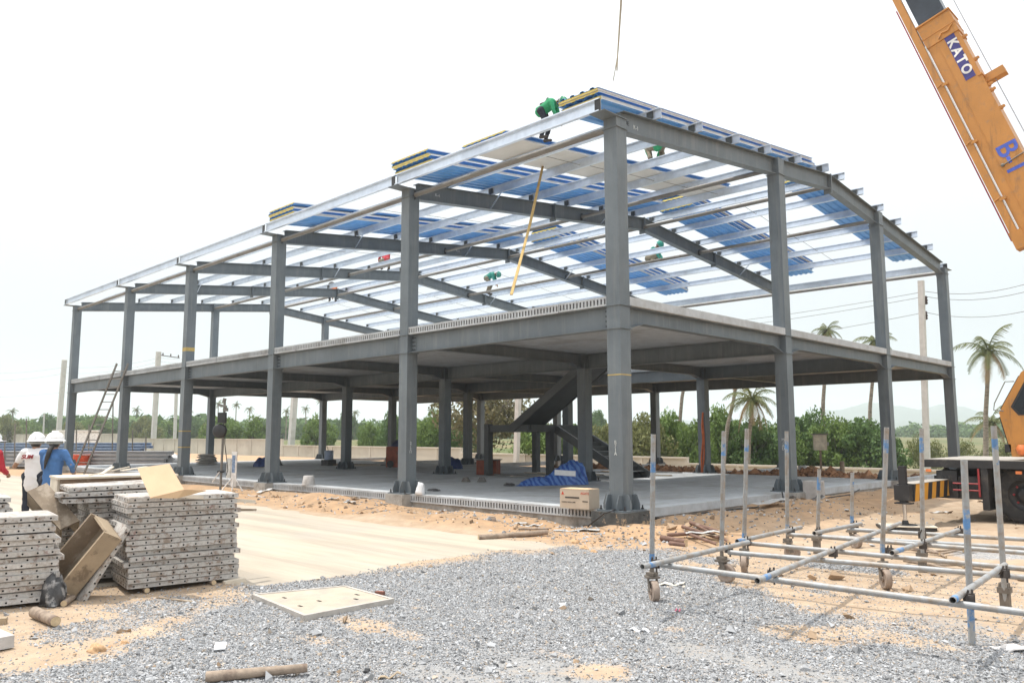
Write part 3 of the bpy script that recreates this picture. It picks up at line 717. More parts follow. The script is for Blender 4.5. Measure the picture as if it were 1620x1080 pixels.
# --- red broken earth along the back edge of the slab
r = np.random.default_rng(3); n = 5200
px = r.uniform(-17, -.4, n); py = 12.9 + np.abs(r.normal(0, 1.4, n)); s = r.lognormal(-2.9, .5, n)
base = np.array([[1, 0, 0], [-1, 0, 0], [0, 1, 0], [0, -1, 0], [0, 0, .8], [0, 0, -.8]], float)
vt = base[None] * s[:, None, None] * r.uniform(.6, 1.3, (n, 6, 1)) + np.stack([px, py, height(px, py) + s * .4], 1)[:, None]
tri = np.array([[0, 2, 4], [2, 1, 4], [1, 3, 4], [3, 0, 4], [2, 0, 5], [1, 2, 5], [3, 1, 5], [0, 3, 5]])
bm_ = np_mesh('red_rubble', vt.reshape(-1, 3), (tri[None] + (np.arange(n) * 6)[:, None, None]).ravel(), 3, M['stone'])
np_attr(bm_, 'tint', np.repeat(r.uniform(.5, 1.2, n)[:, None] * np.array([[.36, .19, .1]]), 6, 0)); tag(link('red_rubble', bm_), 'red broken earth and brick rubble along the back of the slab', kind='stuff')

# ================================================================== perimeter wall
M['wall'] = plain('cream_precast_wall', (0.55, 0.5, 0.43), .85, 0, .08, .5, (0.42, 0.37, 0.31), .35, .5, .72)
YW = 28.0
tiers = [(-175, -104.5, 1.85), (-104.5, -61, 1.22), (-61, -35.4, .65), (-35.4, -16.4, .3), (-16.4, 30, -.02)]
for k, (x0, x1, zt_) in enumerate(tiers):
    nm_ = ['tallest stretch of the cream boundary wall, far left', 'second stretch of the cream boundary wall, behind the left columns', 'x', 'low stretch of the cream boundary wall behind the stair', 'lowest stretch of the cream boundary wall, at the right'][k]
    t = thing('boundary_wall', nm_ if k != 2 else 'middle stretch of the cream boundary wall, seen between the middle columns', 'wall', ((x0 + x1) / 2, YW, -1), 0, 'stretches of the boundary wall'); t['kind'] = 'thing'
    n = max(1, int(round((x1 - x0) / 3.0))); w = (x1 - x0) / n; b0 = -1.2
    pn = MB().bx((-w / 2 + .09, -.04, b0 + 1), (w / 2 - .09, .04, zt_ + 1 - .1)).mesh('wall_panel', M['wall'])
    po = MB().bx((-.1, -.09, b0 + 1), (.1, .09, zt_ + 1 - .02)).mesh('wall_post', M['wall'])
    for q in range(n):
        cx = x0 + w * (q + .5) - (x0 + x1) / 2
        link('wall_panel', pn, t, (cx, 0, 0)); link('wall_post', po, t, (cx - w / 2 + (.11 if q == 0 else 0), 0, 0))
    link('wall_post', po, t, ((x1 - x0) / 2 - .11, 0, 0))
    MB().bx((-(x1 - x0) / 2 + .004, -.11, zt_ + 1 - .1), ((x1 - x0) / 2 - .004, .11, zt_ + 1)).build('coping', M['wall'], t)

# ================================================================== hills far off, and the hazy air
hv = []; hf = []
M['hill'] = plain('wooded_hill', (0.06, 0.08, 0.05), .95, 0, .3, .01)
def hill_range(name, pts, dep, seed, label):
    """pts = (pixel x, pixel y of the skyline); built dep metres away as a ridge with depth"""
    xs_ = np.linspace(pts[0][0], pts[-1][0], 160); hp = np.interp(xs_, [a for a, _ in pts], [b for _, b in pts])
    hp = hp + 1.3 * fbm(xs_ * .03, xs_ * 0, seed, 4)
    rows = 14; V_ = []
    for j in range(rows):
        t = j / (rows - 1); prof = math.sin(math.pi * t) ** .8
        for k, (px_, py_) in enumerate(zip(xs_, hp)):
            q = PD(px_, 687, dep * (0.82 + .36 * t)); top = (687 - py_) / FOC * dep
            q.z = -4 + max(0, (top + 4)) * prof * (1 + .06 * float(vnoise(k * .2, j * .7, seed)))
            V_.append(tuple(q))
    n = len(xs_); ii = (np.arange(rows - 1)[:, None] * n + np.arange(n - 1)[None, :]).ravel()
    me = np_mesh(name, np.array(V_), np.stack([ii, ii + 1, ii + n + 1, ii + n], 1).ravel(), 4, M['hill'], True)
    tag(link(name, me), label, kind='structure')
hill_range('hills', [(1130, 684), (1230, 672), (1280, 655), (1335, 648), (1372, 636), (1398, 639), (1425, 642), (1455, 648), (1490, 640), (1530, 644), (1570, 660), (1640, 668), (1750, 684)], 2300, 3, 'pale blue hills on the right horizon')
hill_range('hills', [(1180, 684), (1260, 670), (1330, 664), (1400, 668), (1480, 664), (1560, 662), (1650, 655), (1800, 680)], 1900, 5, 'lower nearer hills under the right skyline')
hill_range('hills', [(880, 686), (940, 674), (985, 666), (1020, 668), (1070, 662), (1120, 668), (1190, 676), (1300, 686)], 2450, 8, 'faint hills behind the middle of the building')
hz_m = bpy.data.materials.new('haze_air'); hz_m.use_nodes = True; hn = hz_m.node_tree.nodes; hn.clear()
ho = hn.new('ShaderNodeOutputMaterial'); hp_ = hn.new('ShaderNodeVolumePrincipled')
hp_.inputs['Color'].default_value = (0.86, 0.94, 1.0, 1); hp_.inputs['Density'].default_value = 0.00052; hp_.inputs['Anisotropy'].default_value = 0.2
hz_m.node_tree.links.new(hp_.outputs[0], ho.inputs['Volume'])
hb = MB().bx((-3800, -250, -9), (3800, 4200, 180)).build('haze', hz_m); tag(hb, 'thin white haze over the plain', kind='stuff')
# ================================================================== trees and palms beyond the wall
def hgt(x, y): return float(height(np.array([x]), np.array([y]))[0])
def leafmat(name, c1, c2, tr=0.25):
    m, nt, p = _base(name); v = pos(nt)
    n = noise(nt, v, 1.3, 4, .7); nf = noise(nt, v, 9, 2, .6)
    c = ramp(nt, n, [(.35, c1), (.65, c2)]); c = mixc(nt, ramp(nt, nf, [(.4, (0, 0, 0)), (.7, (.6, .6, .6))]), c, tuple(min(1, a * 1.5) for a in c2))
    L(nt, c, p.inputs['Base Color']); p.inputs['Roughness'].default_value = .6; p.inputs['Specular IOR Level'].default_value = .25
    t = nt.nodes.new('ShaderNodeBsdfTranslucent'); L(nt, c, t.inputs[0]); mx = nt.nodes.new('ShaderNodeMixShader'); mx.inputs[0].default_value = tr
    out = nt.nodes['Material Output']; L(nt, p.outputs[0], mx.inputs[1]); L(nt, t.outputs[0], mx.inputs[2]); L(nt, mx.outputs[0], out.inputs[0])
    return rnd_tint(m, .22) if False else m
M['leaf_a'] = leafmat('leaf_mid_green', (0.07, 0.125, 0.032), (0.165, 0.24, 0.06))
M['leaf_b'] = leafmat('leaf_dark_green', (0.045, 0.095, 0.03), (0.115, 0.185, 0.055))
M['leaf_c'] = leafmat('leaf_olive', (0.1, 0.12, 0.045), (0.2, 0.21, 0.08))
M['leaf_d'] = leafmat('leaf_brown_dry', (0.085, 0.09, 0.04), (0.18, 0.155, 0.08))
M['bark'] = plain('grey_bark', (0.2, 0.17, 0.14), .9, 0, .3, 6)
M['palm_leaf'] = leafmat('palm_frond', (0.06, 0.085, 0.025), (0.15, 0.16, 0.055))
M['palm_dry'] = leafmat('palm_frond_dry', (0.2, 0.14, 0.07), (0.3, 0.21, 0.11))
M['palm_bark'] = plain('palm_trunk', (0.28, 0.235, 0.19), .9, 0, .25, 5, (0.16, 0.13, 0.1), 3, .5, .6, stretch=(1, 1, 4))
def crown_mesh(seed, n, blobs, size, mat, flat=.8, holes=0.0, low=0.06):
    r = np.random.default_rng(seed)
    c = []; 
    while len(c) < blobs:
        q = r.uniform(-1, 1, 3)
        if (q ** 2).sum() < 1: c.append(q)
    c = np.array(c); c[:, 2] = (c[:, 2] + 1) / 2 * (1 - low) + low
    wid = np.sqrt(np.clip(1 - (np.abs(c[:, 2] - .42) / .62) ** 2, .12, 1))
    c[:, :2] *= (.78 * wid)[:, None]; c[:, 2] *= .88
    br = r.uniform(.12, .36, blobs)
    k = r.integers(0, blobs, n)
    d = r.normal(0, 1, (n, 3)); d /= np.linalg.norm(d, axis=1)[:, None]
    rad = br[k] * r.uniform(.55, 1.08, n) ** .6
    P = c[k] + d * rad[:, None] * np.array([1, 1, flat]); P[:, 2] = np.abs(P[:, 2])
    nd = d + r.normal(0, .7, (n, 3)); nd /= np.linalg.norm(nd, axis=1)[:, None]
    a = np.cross(nd, r.normal(0, 1, (n, 3))); a /= np.linalg.norm(a, axis=1)[:, None]; b = np.cross(nd, a)
    s = size * r.uniform(.5, 1.3, n)[:, None]
    v = np.stack([P - a * s, P - b * s * .55, P + a * s, P + b * s * .55], 1).reshape(-1, 3)
    return np_mesh('crown', v, np.arange(n * 4), 4, mat)
def limb_mesh(seed, trunk, mat, limbs=6, r0=.045):
    rr = random.Random(seed); b = MB()
    b.path([(0, 0, -.02), (rr.uniform(-.02, .02), rr.uniform(-.02, .02), trunk * .5), (rr.uniform(-.04, .04), rr.uniform(-.04, .04), trunk)], r0, 7, 0, [r0, r0 * .8, r0 * .62])
    for k in range(limbs):
        a = k * 6.283 / limbs + rr.uniform(-.4, .4); l = rr.uniform(.35, .62); z0 = trunk * rr.uniform(.55, 1)
        p1 = (math.cos(a) * l * .4, math.sin(a) * l * .4, z0 + .22); p2 = (math.cos(a) * l, math.sin(a) * l, z0 + rr.uniform(.3, .5))
        b.path([(0, 0, z0), p1, p2], .02, 5, 0, [r0 * .5, r0 * .33, r0 * .12])
        for s in (-.5, .5): b.path([p1, (math.cos(a + s) * l * .9, math.sin(a + s) * l * .9, z0 + rr.uniform(.3, .6))], .01, 4, 0, [r0 * .25, r0 * .08])
    return b.mesh('trunk', mat)
KIND = {
 'bush': [(crown_mesh(s, 8500, 36, .044, M['leaf_a'], low=.02), limb_mesh(s, .3, M['bark'], 5, .03)) for s in (1, 2, 3)],
 'dark': [(crown_mesh(s, 8800, 36, .045, M['leaf_b'], low=.02), limb_mesh(s, .3, M['bark'], 5, .03)) for s in (4, 5, 6)],
 'olive': [(crown_mesh(s, 7000, 32, .042, M['leaf_c'], low=.03), limb_mesh(s, .3, M['bark'], 6, .03)) for s in (7, 8)],
 'dry': [(crown_mesh(s, 4200, 46, .03, M['leaf_d'], low=.3), limb_mesh(s, .42, M['bark'], 9, .05)) for s in (9,)],
 'scrub': [(crown_mesh(s, 2600, 30, .045, M['leaf_c'], low=.02), limb_mesh(s, .2, M['bark'], 9, .015)) for s in (10, 11)],
}
TREES = 0
def tree(kind, px, wpx, top, dep, label, name='tree', cat='tree', group='trees beyond the boundary wall'):
    global TREES
    q = PD(px, 687, dep); w = wpx / FOC * dep / 2; zt_ = CAM[2] + (687 - top) / FOC * dep; zb = hgt(q.x, q.y)
    cr, tr = KIND[kind][TREES % len(KIND[kind])]; TREES += 1
    t = thing(name, label, cat, (q.x, q.y, zb), random.uniform(0, 6.28), group); h = zt_ - zb
    for nm, me in (('crown', cr), ('trunk', tr)): link(nm, me, t, None, None, (w, w, h) if nm == 'crown' else (w, w, h))
    return t
SPECS = [  # kind, px, width px, top y, depth, label
 ('bush', 352, 96, 655, 100, 'round green tree between the pulley pole and the third column from the left'),
 ('bush', 405, 70, 660, 98, 'green tree just left of the fourth column from the left, behind the wall'),
 ('bush', 505, 78, 658, 90, 'round green tree on the grass slope, seen between two middle columns'),
 ('bush', 588, 62, 665, 84, 'light green bush behind the wall, left of the second front column'),
 ('dark', 628, 70, 648, 80, 'dark green tree behind the second front column'),
 ('bush', 690, 96, 652, 75, 'wide green tree beside the large dry tree, behind the wall'),
 ('dark', 735, 60, 664, 70, 'dark bush at the foot of the large dry tree'),
 ('bush', 855, 90, 668, 55, 'green bush behind the stair landing'),
 ('dark', 905, 70, 672, 57, 'dark bush behind the stair'),
 ('olive', 955, 66, 668, 52, 'olive bush just left of the front corner column'),
 ('olive', 1018, 84, 660, 50, 'tall olive bush just right of the front corner column'),
 ('bush', 1060, 70, 655, 52, 'green bush behind the leaning palm trunk, above the wall end'),
 ('bush', 1098, 60, 658, 50, 'green bush left of the column with the orange hose'),
 ('bush', 1142, 80, 648, 53, 'green tree right of the column with the orange hose'),
 ('dark', 1190, 86, 658, 50, 'dark green bush under the short coconut palm'),
 ('bush', 1232, 70, 662, 51, 'green bush half behind the second gable column'),
 ('dark', 1275, 84, 645, 52, 'tall dark green tree right of the second gable column'),
 ('bush', 1322, 82, 662, 50, 'green tree behind the grey switch box'),
 ('dark', 1370, 96, 668, 49, 'dark green bush at the foot of the leaning palm by the third gable column'),
 ('dark', 1404, 46, 692, 48, 'low dark bush half behind the third gable column'),
]
for s_ in SPECS: tree(s_[0], s_[1], s_[2] * (1.3 if s_[1] > 700 else .95), s_[3] + random.uniform(-4, 5), s_[4], s_[5])
tree('dry', 770, 250, 596, 64, 'large sparse brown tree with spreading limbs seen under the floor')
for px, w, top, d, lab in ((1450, 46, 688, 55, 'thin grey-green scrub left of the tall concrete pole'), (1478, 44, 692, 55, 'thin scrub right of the tall concrete pole'), (1520, 54, 694, 57, 'olive scrub right of the last gable column'), (1560, 50, 700, 56, 'low scrub at the foot of the tall coconut palm'), (1600, 60, 690, 58, 'olive scrub behind the crane cab')):
    tree('scrub', px, w, top, d, lab, 'shrub', 'shrub', 'scrub in the field')
tree('dark', 548, 44, 650, 190, 'reddish dark tree far off on the slope'); tree('dark', 945, 46, 652, 150, 'blue-green tree far off, left of the corner column')
far = [(8, 46), (40, 50), (75, 44), (112, 56), (150, 52), (190, 60), (228, 50), (265, 54), (300, 48), (335, 50)]
for k, (px, w) in enumerate(far):
    tree(('olive', 'bush', 'dark')[k % 3], px, w * 1.3, 655 + (k * 7 % 13), 142 + 13 * (k % 3), 'hazy tree of the far left treeline, %s from the left edge' % ('first', 'second', 'third', 'fourth', 'fifth', 'sixth', 'seventh', 'eighth', 'ninth', 'tenth')[k], 'tree', 'tree', 'trees of the far left treeline')
# the far wood that reads as one mass
def wood(name, label, spans, seed):
    r = np.random.default_rng(seed); Vs = []; 
    for (xa, xb, ya, yb, dep, n) in spans:
        for k in range(n):
            px = r.uniform(xa, xb); d = dep * r.uniform(.9, 1.15); q = PD(px, 687, d); zb = -1.5
            top = CAM[2] + (687 - (ya + (yb - ya) * (px - xa) / (xb - xa)) + r.normal(0, 3.5)) / FOC * d
            h = max(2.5, top - zb); w = h * r.uniform(.35, .6); m = 90
            dd = r.normal(0, 1, (m, 3)); dd /= np.linalg.norm(dd, axis=1)[:, None]
            P = dd * np.array([w, w, h * .5]) * r.uniform(.6, 1, (m, 1)) + np.array([q.x, q.y, zb + h * .5])
            nd = dd + r.normal(0, .5, (m, 3)); nd /= np.linalg.norm(nd, axis=1)[:, None]
            a = np.cross(nd, r.normal(0, 1, (m, 3))); a /= np.linalg.norm(a, axis=1)[:, None]; b = np.cross(nd, a); s = w * .3
            Vs.append(np.stack([P - a * s, P - b * s * .6, P + a * s, P + b * s * .6], 1).reshape(-1, 3))
    v = np.concatenate(Vs); tag(link(name, np_mesh(name, v, np.arange(len(v)), 4, M['leaf_b'])), label, kind='stuff')
wood('distant_wood', 'hazy distant wood along the left horizon', [(-120, 340, 662, 658, 190, 110), (300, 700, 662, 664, 240, 110), (640, 900, 668, 672, 260, 60)], 4)
wood('distant_wood', 'hazy distant wood along the right horizon', [(900, 1300, 676, 676, 300, 70), (1240, 1480, 672, 676, 330, 60), (1450, 1760, 676, 668, 300, 70)], 5)

def palm(label, bx, by, cx, cy, rpx, dep, seed, dry=.25, nf=17, name='coconut_palm'):
    """trunk from pixel column bx up to the crown at (cx, cy)"""
    rr = random.Random(seed); q = PD(bx, 687, dep); zb = hgt(q.x, q.y); c = PD(cx, cy, dep)
    t = thing(name, label, 'palm', (q.x, q.y, zb), 0, 'coconut palms'); o = Vector((q.x, q.y, zb)); c = c - o
    mid = c * .5 + Vector((c.x, c.y, 0)) * -.12
    r = .14; tr = MB().path([(0, 0, -.1), c * .08 - Vector((c.x, c.y, 0)) * .04, mid * .55, mid, c * .76, c], r, 8, 0, [r * 1.5, r * 1.1, r, r * .9, r * .8, r * .75]); tr.build('trunk', M['palm_bark'], t)
    R_ = rpx / FOC * dep * 1.15
    for part, frac, mt in (('frond', 0, 'palm_leaf'),):
        pass
    for k in range(nf):
        az = k * 2.399 + rr.uniform(-.3, .3); el = 1.25 - 1.75 * (k / nf) + rr.uniform(-.15, .15); ln = R_ * rr.uniform(.85, 1.12)
        d = Vector((math.cos(az) * math.cos(el), math.sin(az) * math.cos(el), math.sin(el))); side = Vector((-math.sin(az), math.cos(az), 0))
        pts = []; p = Vector((0, 0, 0)); dirv = d.copy(); N = 12; st_ = ln / N
        for j in range(N + 1):
            pts.append(p.copy()); dirv = (dirv + Vector((0, 0, -.17 - .06 * (el < 0)))).normalized(); p = p + dirv * st_
        b = MB(); b.path(pts, .02, 4, 0, [.035 * (1 - .85 * j / N) for j in range(N + 1)])
        for j in range(1, N * 2):
            u = j / 2; i0 = int(u); f = u - i0; base = pts[i0].lerp(pts[min(i0 + 1, N)], f); ax = (pts[min(i0 + 1, N)] - pts[i0]).normalized()
            ll = ln * rr.uniform(.2, .32) * math.sin(math.pi * min(1, .15 + .85 * u / N)) ** .7 + .05
            for s in (-1, 1):
                dv = (side * s * .8 + ax * .55 + Vector((0, 0, -.55 - rr.uniform(0, .35)))).normalized(); wv = ax * (ln * .015)
                b.add([base - wv, base + wv, base + wv * .6 + dv * ll * .6, base + dv * ll], [(0, 1, 2, 3)])
        o_ = b.build('frond', M['palm_dry'] if k > nf * (1 - dry) else M['palm_leaf'], t, c)
    bc = MB()
    for k in range(7): a = k * .9; bc.ball((c.x + math.cos(a) * .2, c.y + math.sin(a) * .2, c.z - .12 - .05 * (k % 3)), (.1, .1, .13), 7, 5)
    bc.build('coconut_cluster', M['palm_leaf'], t)['kind'] = 'stuff'
    return t
palm('tall coconut palm standing alone right of the last gable column', 1555, 735, 1563, 556, 50, 45, 1)
palm('short coconut palm behind the tall one, left of the crane cab', 1572, 735, 1568, 668, 40, 62, 2, .35)
palm('coconut palm whose straight trunk shows left of the switch box', 1298, 735, 1308, 524, 26, 54, 3)
palm('leaning coconut palm partly behind the third gable column', 1371, 735, 1384, 540, 32, 54, 4)
palm('bushy coconut palm with drooping fronds between the second and third scaffold posts', 1180, 735, 1190, 632, 46, 47, 5, .35, 22)
palm('leaning palm trunk left of the bushy palm, crown hidden by the floor', 1141, 735, 1166, 596, 24, 50, 6)
palm('thin palm trunk above the end of the wall, crown just topping the floor', 1067, 725, 1098, 512, 24, 56, 7)
for k, (px, cy) in enumerate(((344, 638), (372, 640), (396, 646), (452, 650), (484, 646), (508, 636), (560, 652), (215, 648), (300, 650), (20, 650))):
    rr = 9; palm('small hazy palm on the far left skyline, %s from the left' % ('third', 'fifth', 'sixth', 'seventh', 'eighth', 'ninth', 'tenth', 'second', 'fourth', 'first')[k], px, 690, px + random.uniform(-2, 2), cy, rr, 190, 20 + k, .1, 12)

# ================================================================== poles and power lines
M['pole'] = plain('pale_concrete_pole', (0.6, 0.58, 0.56), .85, 0, .1, 4, (0.46, 0.44, 0.41), 2, .5, .7)
M['ins'] = plain('dark_insulator', (0.06, 0.04, 0.04), .4)
def pole(label, bx, tx, ty, wpx, dep, arm=None, ins=()):
    wpx *= .8
    q = PD(bx, 687, dep); zb = hgt(q.x, q.y); tp = PD(tx, ty, dep); o = Vector((q.x, q.y, zb)); w = wpx / FOC * dep
    t = thing('utility_pole', label, 'utility pole', o, 0, 'utility poles'); c = tp - o
    b = MB(); b.sweep([(-w / 2, -w / 2), (w / 2, -w / 2), (w / 2, w / 2), (-w / 2, w / 2)], (0, 0, -.2), c, 0, (0, 1, 0)); b.build('shaft', M['pole'], t)
    rt = Vector((RT.x, RT.y, 0)).normalized()
    for (yy, sx) in ins:
        p = PD(tx + sx, yy, dep) - o; bb = MB(); bb.bar(p - rt * .25, p, .05, .05); bb.lathe([(.03, -.25), (.09, -.2), (.05, -.1), (.1, -.05), (.05, .05), (.09, .1), (.03, .2)], p, 8); bb.build('insulator', M['ins'], t)
    if arm:
        p0 = PD(arm[0], arm[2], dep) - o; p1 = PD(arm[1], arm[3], dep) - o
        MB().bar(p0, p1, .12, .12).build('crossarm', M['ins'], t)
        for f in (.25, .6, .95):
            p = p0.lerp(p1, f); MB().lathe([(.03, 0), (.12, .08), (.06, .16), (.12, .22), (.05, .4)], p, 8).build('insulator', M['ins'], t)
    return t
pole('tall concrete power pole in front of the hills, left of the last gable column', 1463, 1457, 444, 10, 41, None, ((474, 8), (498, 8)))
pole('leaning concrete pole at the far left beside the last column', 92, 102, 569, 8, 128)
pole('concrete pole carrying a crossarm with insulators, left of the third column from the left', 243, 251, 556, 8, 112, (249, 284, 561, 566))
pole('thin concrete pole beyond the crossarm pole', 277, 280, 590, 5, 125)
pole('wide pale pole seen behind the middle columns', 460, 466, 628, 10, 88)
pole('white pole seen beneath the stair landing', 816, 822, 560, 9, 53)
pole('short thin white post at the far left treeline', 69, 70, 654, 2.5, 140)
def wire(label, pts, sag=.4, r=.012):
    P = [PD(*p) for p in pts]; out = []
    for a, b in zip(P, P[1:]):
        for k in range(10): t = k / 10; q = a.lerp(b, t); q.z -= sag * 4 * t * (1 - t); out.append(q)
    out.append(P[-1]); c = out[0].copy()
    o = MB().path([q - c for q in out], r, 5).build('power_cable', M['ins'], None, c); tag(o, label, 'cable', 'power cables')
wire('upper power cable of the pair crossing behind the gable', [(1000, 520, 75), (1464, 461, 41), (1660, 437, 36)])
wire('lower power cable of the pair crossing behind the gable', [(1000, 528, 75), (1464, 469, 41), (1660, 450, 36)])
wire('single power cable below the pair, right of the gable', [(1000, 560, 75), (1464, 494, 41), (1660, 482, 36)])
wire('upper thin cable at the far left', [(-60, 588, 135), (104, 580, 128), (251, 566, 112), (520, 560, 110)], .6)
wire('middle thin cable at the far left', [(-60, 600, 135), (104, 590, 128), (251, 572, 112), (520, 570, 110)], .6)
wire('lowest thin cable at the far left', [(-60, 628, 135), (104, 620, 128), (251, 606, 112)], .3)
# ================================================================== scaffold base frames on casters
m, nt, p = _base('weathered_scaffold_pipe'); v = pos(nt)
c_ = mixc(nt, ramp(nt, noise(nt, v, 9, 6, .7), [(.42, (0, 0, 0)), (.68, (1, 1, 1))]), (0.33, 0.345, 0.355), (0.27, 0.22, 0.17))
L(nt, c_, p.inputs['Base Color']); p.inputs['Metallic'].default_value = .25; p.inputs['Roughness'].default_value = .55; M['pipe'] = m
M['bluepaint'] = plain('worn_blue_paint', (0.1, 0.22, 0.42), .7, 0, .2, 6, (0.33, 0.33, 0.32), 11, .46, .56)
M['clamp'] = plain('rusty_clamp', (0.075, 0.065, 0.06), .7, .3, .4, 20)
M['caster'] = plain('dusty_caster_wheel', (0.3, 0.235, 0.19), .8, 0, .25, 12)
M['fork'] = plain('dirty_caster_fork', (0.17, 0.145, 0.12), .75, .2, .3, 15)
def caster_parts(t, foot, az, h=.34):
    b = MB(); ax = Vector((math.cos(az), math.sin(az), 0)); r = .1; c = Vector((foot.x, foot.y, r))
    Mx = Matrix.Rotation(az, 4, 'Z') @ Matrix.Rotation(math.pi / 2, 4, 'Y')
    b.lathe([(.03, -.026), (r * .72, -.024), (r * .76, -.032), (r * .97, -.03), (r, -.018), (r, .018), (r * .97, .03), (r * .76, .032), (r * .72, .024), (.03, .026)], c, 20, 0, Mx.to_3x3())
    b.tube(c - ax * .045, c + ax * .045, .03, n=8, m=0); w = b.build('caster_wheel', M['caster'], t)
    f = MB(); off = Vector((math.cos(az + 1.57), math.sin(az + 1.57), 0)) * .05
    top = Vector((foot.x, foot.y, .225)) + off
    for s in (-1, 1): f.bar(c + ax * s * .046, top + ax * s * .04, .05, .008, 0, ax)
    f.box(top, (.12, .12, .02), 0, Matrix.Rotation(az, 3, 'Z')); f.tube(top, top + Vector((0, 0, h - .225)), .021, n=8); f.box(top + Vector((0, 0, .03)), (.085, .085, .03))
    f.build('caster_fork', M['fork'], t); return top
def post(t, foot, z0, top, band=(.16, .30), low=None):
    """foot = Vector on the ground, top = Vector of the pipe's end"""
    b = MB(); b0 = Vector((foot.x, foot.y, z0)); d = (top - b0); ln = d.length
    b.hollow(b0, top, .0243, .004, 14)
    u = d.normalized(); b.tube(top - u * band[1], top - u * band[0], .0249, n=14, m=1, caps=False)
    if low: b.tube(b0 + u * low[0], b0 + u * low[1], .0249, n=14, m=1, caps=False)
    return b.build('post', [M['pipe'], M['bluepaint']], t)
def clampp(t, c):
    b = MB(); c = Vector(c); a = random.uniform(0, 1)
    b.box(c, (.075, .05, .075), 0, Matrix.Rotation(a, 3, 'Z')); b.box(c + Vector((.01, -.02, .0)), (.05, .075, .06), 0, Matrix.Rotation(a, 3, 'Z')); b.tube(c + Vector((-.01, -.05, .0)), c + Vector((.02, -.075, .07)), .008, n=6); b.tube(c + Vector((.03, -.03, -.07)), c + Vector((.03, -.03, .07)), .008, n=6)
    return b.build('clamp', M['clamp'], t)
def pipe(t, a, b_, bands=()):
    a, b_ = Vector(a), Vector(b_); m_ = MB().hollow(a, b_, .0243, .004, 14); d = (b_ - a).normalized()
    for s0, s1 in bands: m_.tube(a + d * s0, a + d * s1, .0249, n=14, m=1, caps=False)
    return m_.build('pipe', [M['pipe'], M['bluepaint']], t)
sc1 = thing('scaffold_frame', 'nearest scaffold base frame of clamped pipes, one post on a caster at the gravel edge', 'scaffold frame', (0, 0, 0), 0, 'scaffold base frames on casters')
F = {'a': G(1035, 952), 'b': G(1150, 921), 'c': G(1178, 906), 'd': G(1254, 886), 'e': G(1293, 876), 'f': G(1354, 867), 'g': G(1402, 931), 'h': G(1460, 905), 'i': G(1538, 1020), 'j': G(1592, 969)}
T = {'a': (1036, 687), 'b': (1152, 682), 'c': (1181, 678), 'd': (1251, 682), 'e': (1296, 742), 'f': (1353, 748), 'g': (1406, 676), 'h': (1458, 678), 'i': (1525, 728), 'j': (1572, 674)}
def topof(k):
    f = F[k]; dep = float(np.dot(np.array(f) - CAM, np.array(FW))); q = PD(*T[k], dep); return q
sc2 = thing('scaffold_frame', 'middle scaffold base frame of clamped pipes behind the nearest one', 'scaffold frame', (0, 0, 0), 0, 'scaffold base frames on casters')
sc3 = thing('scaffold_frame', 'farthest scaffold base frame with two short posts, nearest the concrete slab', 'scaffold frame', (0, 0, 0), 0, 'scaffold base frames on casters')
own = {'a': sc1, 'b': sc1, 'i': sc1, 'j': sc1, 'c': sc2, 'd': sc2, 'g': sc2, 'h': sc2, 'e': sc3, 'f': sc3}
AZ = {'a': .9, 'b': 1.6, 'c': .4, 'd': 2.0, 'f': 1.2, 'g': .75}
for k in F:
    t = own[k]; tp = topof(k)
    if k in AZ:
        tt = caster_parts(t, F[k], AZ[k]); post(t, Vector((tt.x, tt.y, 0)), .33, Vector((tt.x + (tp.x - F[k].x), tt.y + (tp.y - F[k].y), tp.z)), (.12, .26) if k != 'a' else (.26, .36), (.02, .12))
    elif k == 'i': post(t, F[k], .0, tp, (.36, .55), (.02, .34))
    else:
        post(t, F[k], .0, tp, (.1, .27) if k != 'j' else (.11, .34))
        MB().box((F[k].x, F[k].y, .13), (.075, .075, .26)).box((F[k].x, F[k].y, .2), (.1, .1, .05)).build('socket', M['fork'], t)
z4, z5 = .40, .45
def P_(x, y, z): return G(x, y, z)
pipe(sc1, P_(1016, 896, z5), P_(1180, 858, z5) + Vector((0, .05, 0)), ((.1, .26),))
pipe(sc1, P_(1046, 893, z4), P_(1640, 971, z4))
pipe(sc1, P_(1198, 918, z5), P_(1424, 827, z5), ((.12, .25),))
pipe(sc1, P_(1507, 949, z5), P_(1590, 893, z5), ((.02, .1),))
pipe(sc1, P_(1152, 873, z4), P_(1660, 916, z4))
pipe(sc2, P_(1166, 856, z5), P_(1267, 834, z5), ((.0, .2),))
pipe(sc2, P_(1186, 859, z4), P_(1660, 903, z4))
pipe(sc2, P_(1411, 874, z5), P_(1516, 838, z5), ((.1, .3),))
pipe(sc2, P_(1244, 845, z4), P_(1660, 869, z4))
pipe(sc3, P_(1288, 843, z5), P_(1362, 828, z5))
pipe(sc3, P_(1292, 848, z4), P_(1660, 877, z4))
pipe(sc3, P_(1340, 837, z4), P_(1660, 855, z4))
for t, x, y in ((sc1, 1037, 891), (sc1, 1222, 909), (sc1, 1153, 868), (sc1, 1533, 946), (sc1, 1588, 906), (sc2, 1181, 857), (sc2, 1252, 841), (sc2, 1407, 872), (sc2, 1459, 846), (sc2, 1460, 862), (sc3, 1295, 842), (sc3, 1353, 831), (sc1, 1318, 874), (sc3, 1517, 840)): clampp(t, G(x, y, .42))

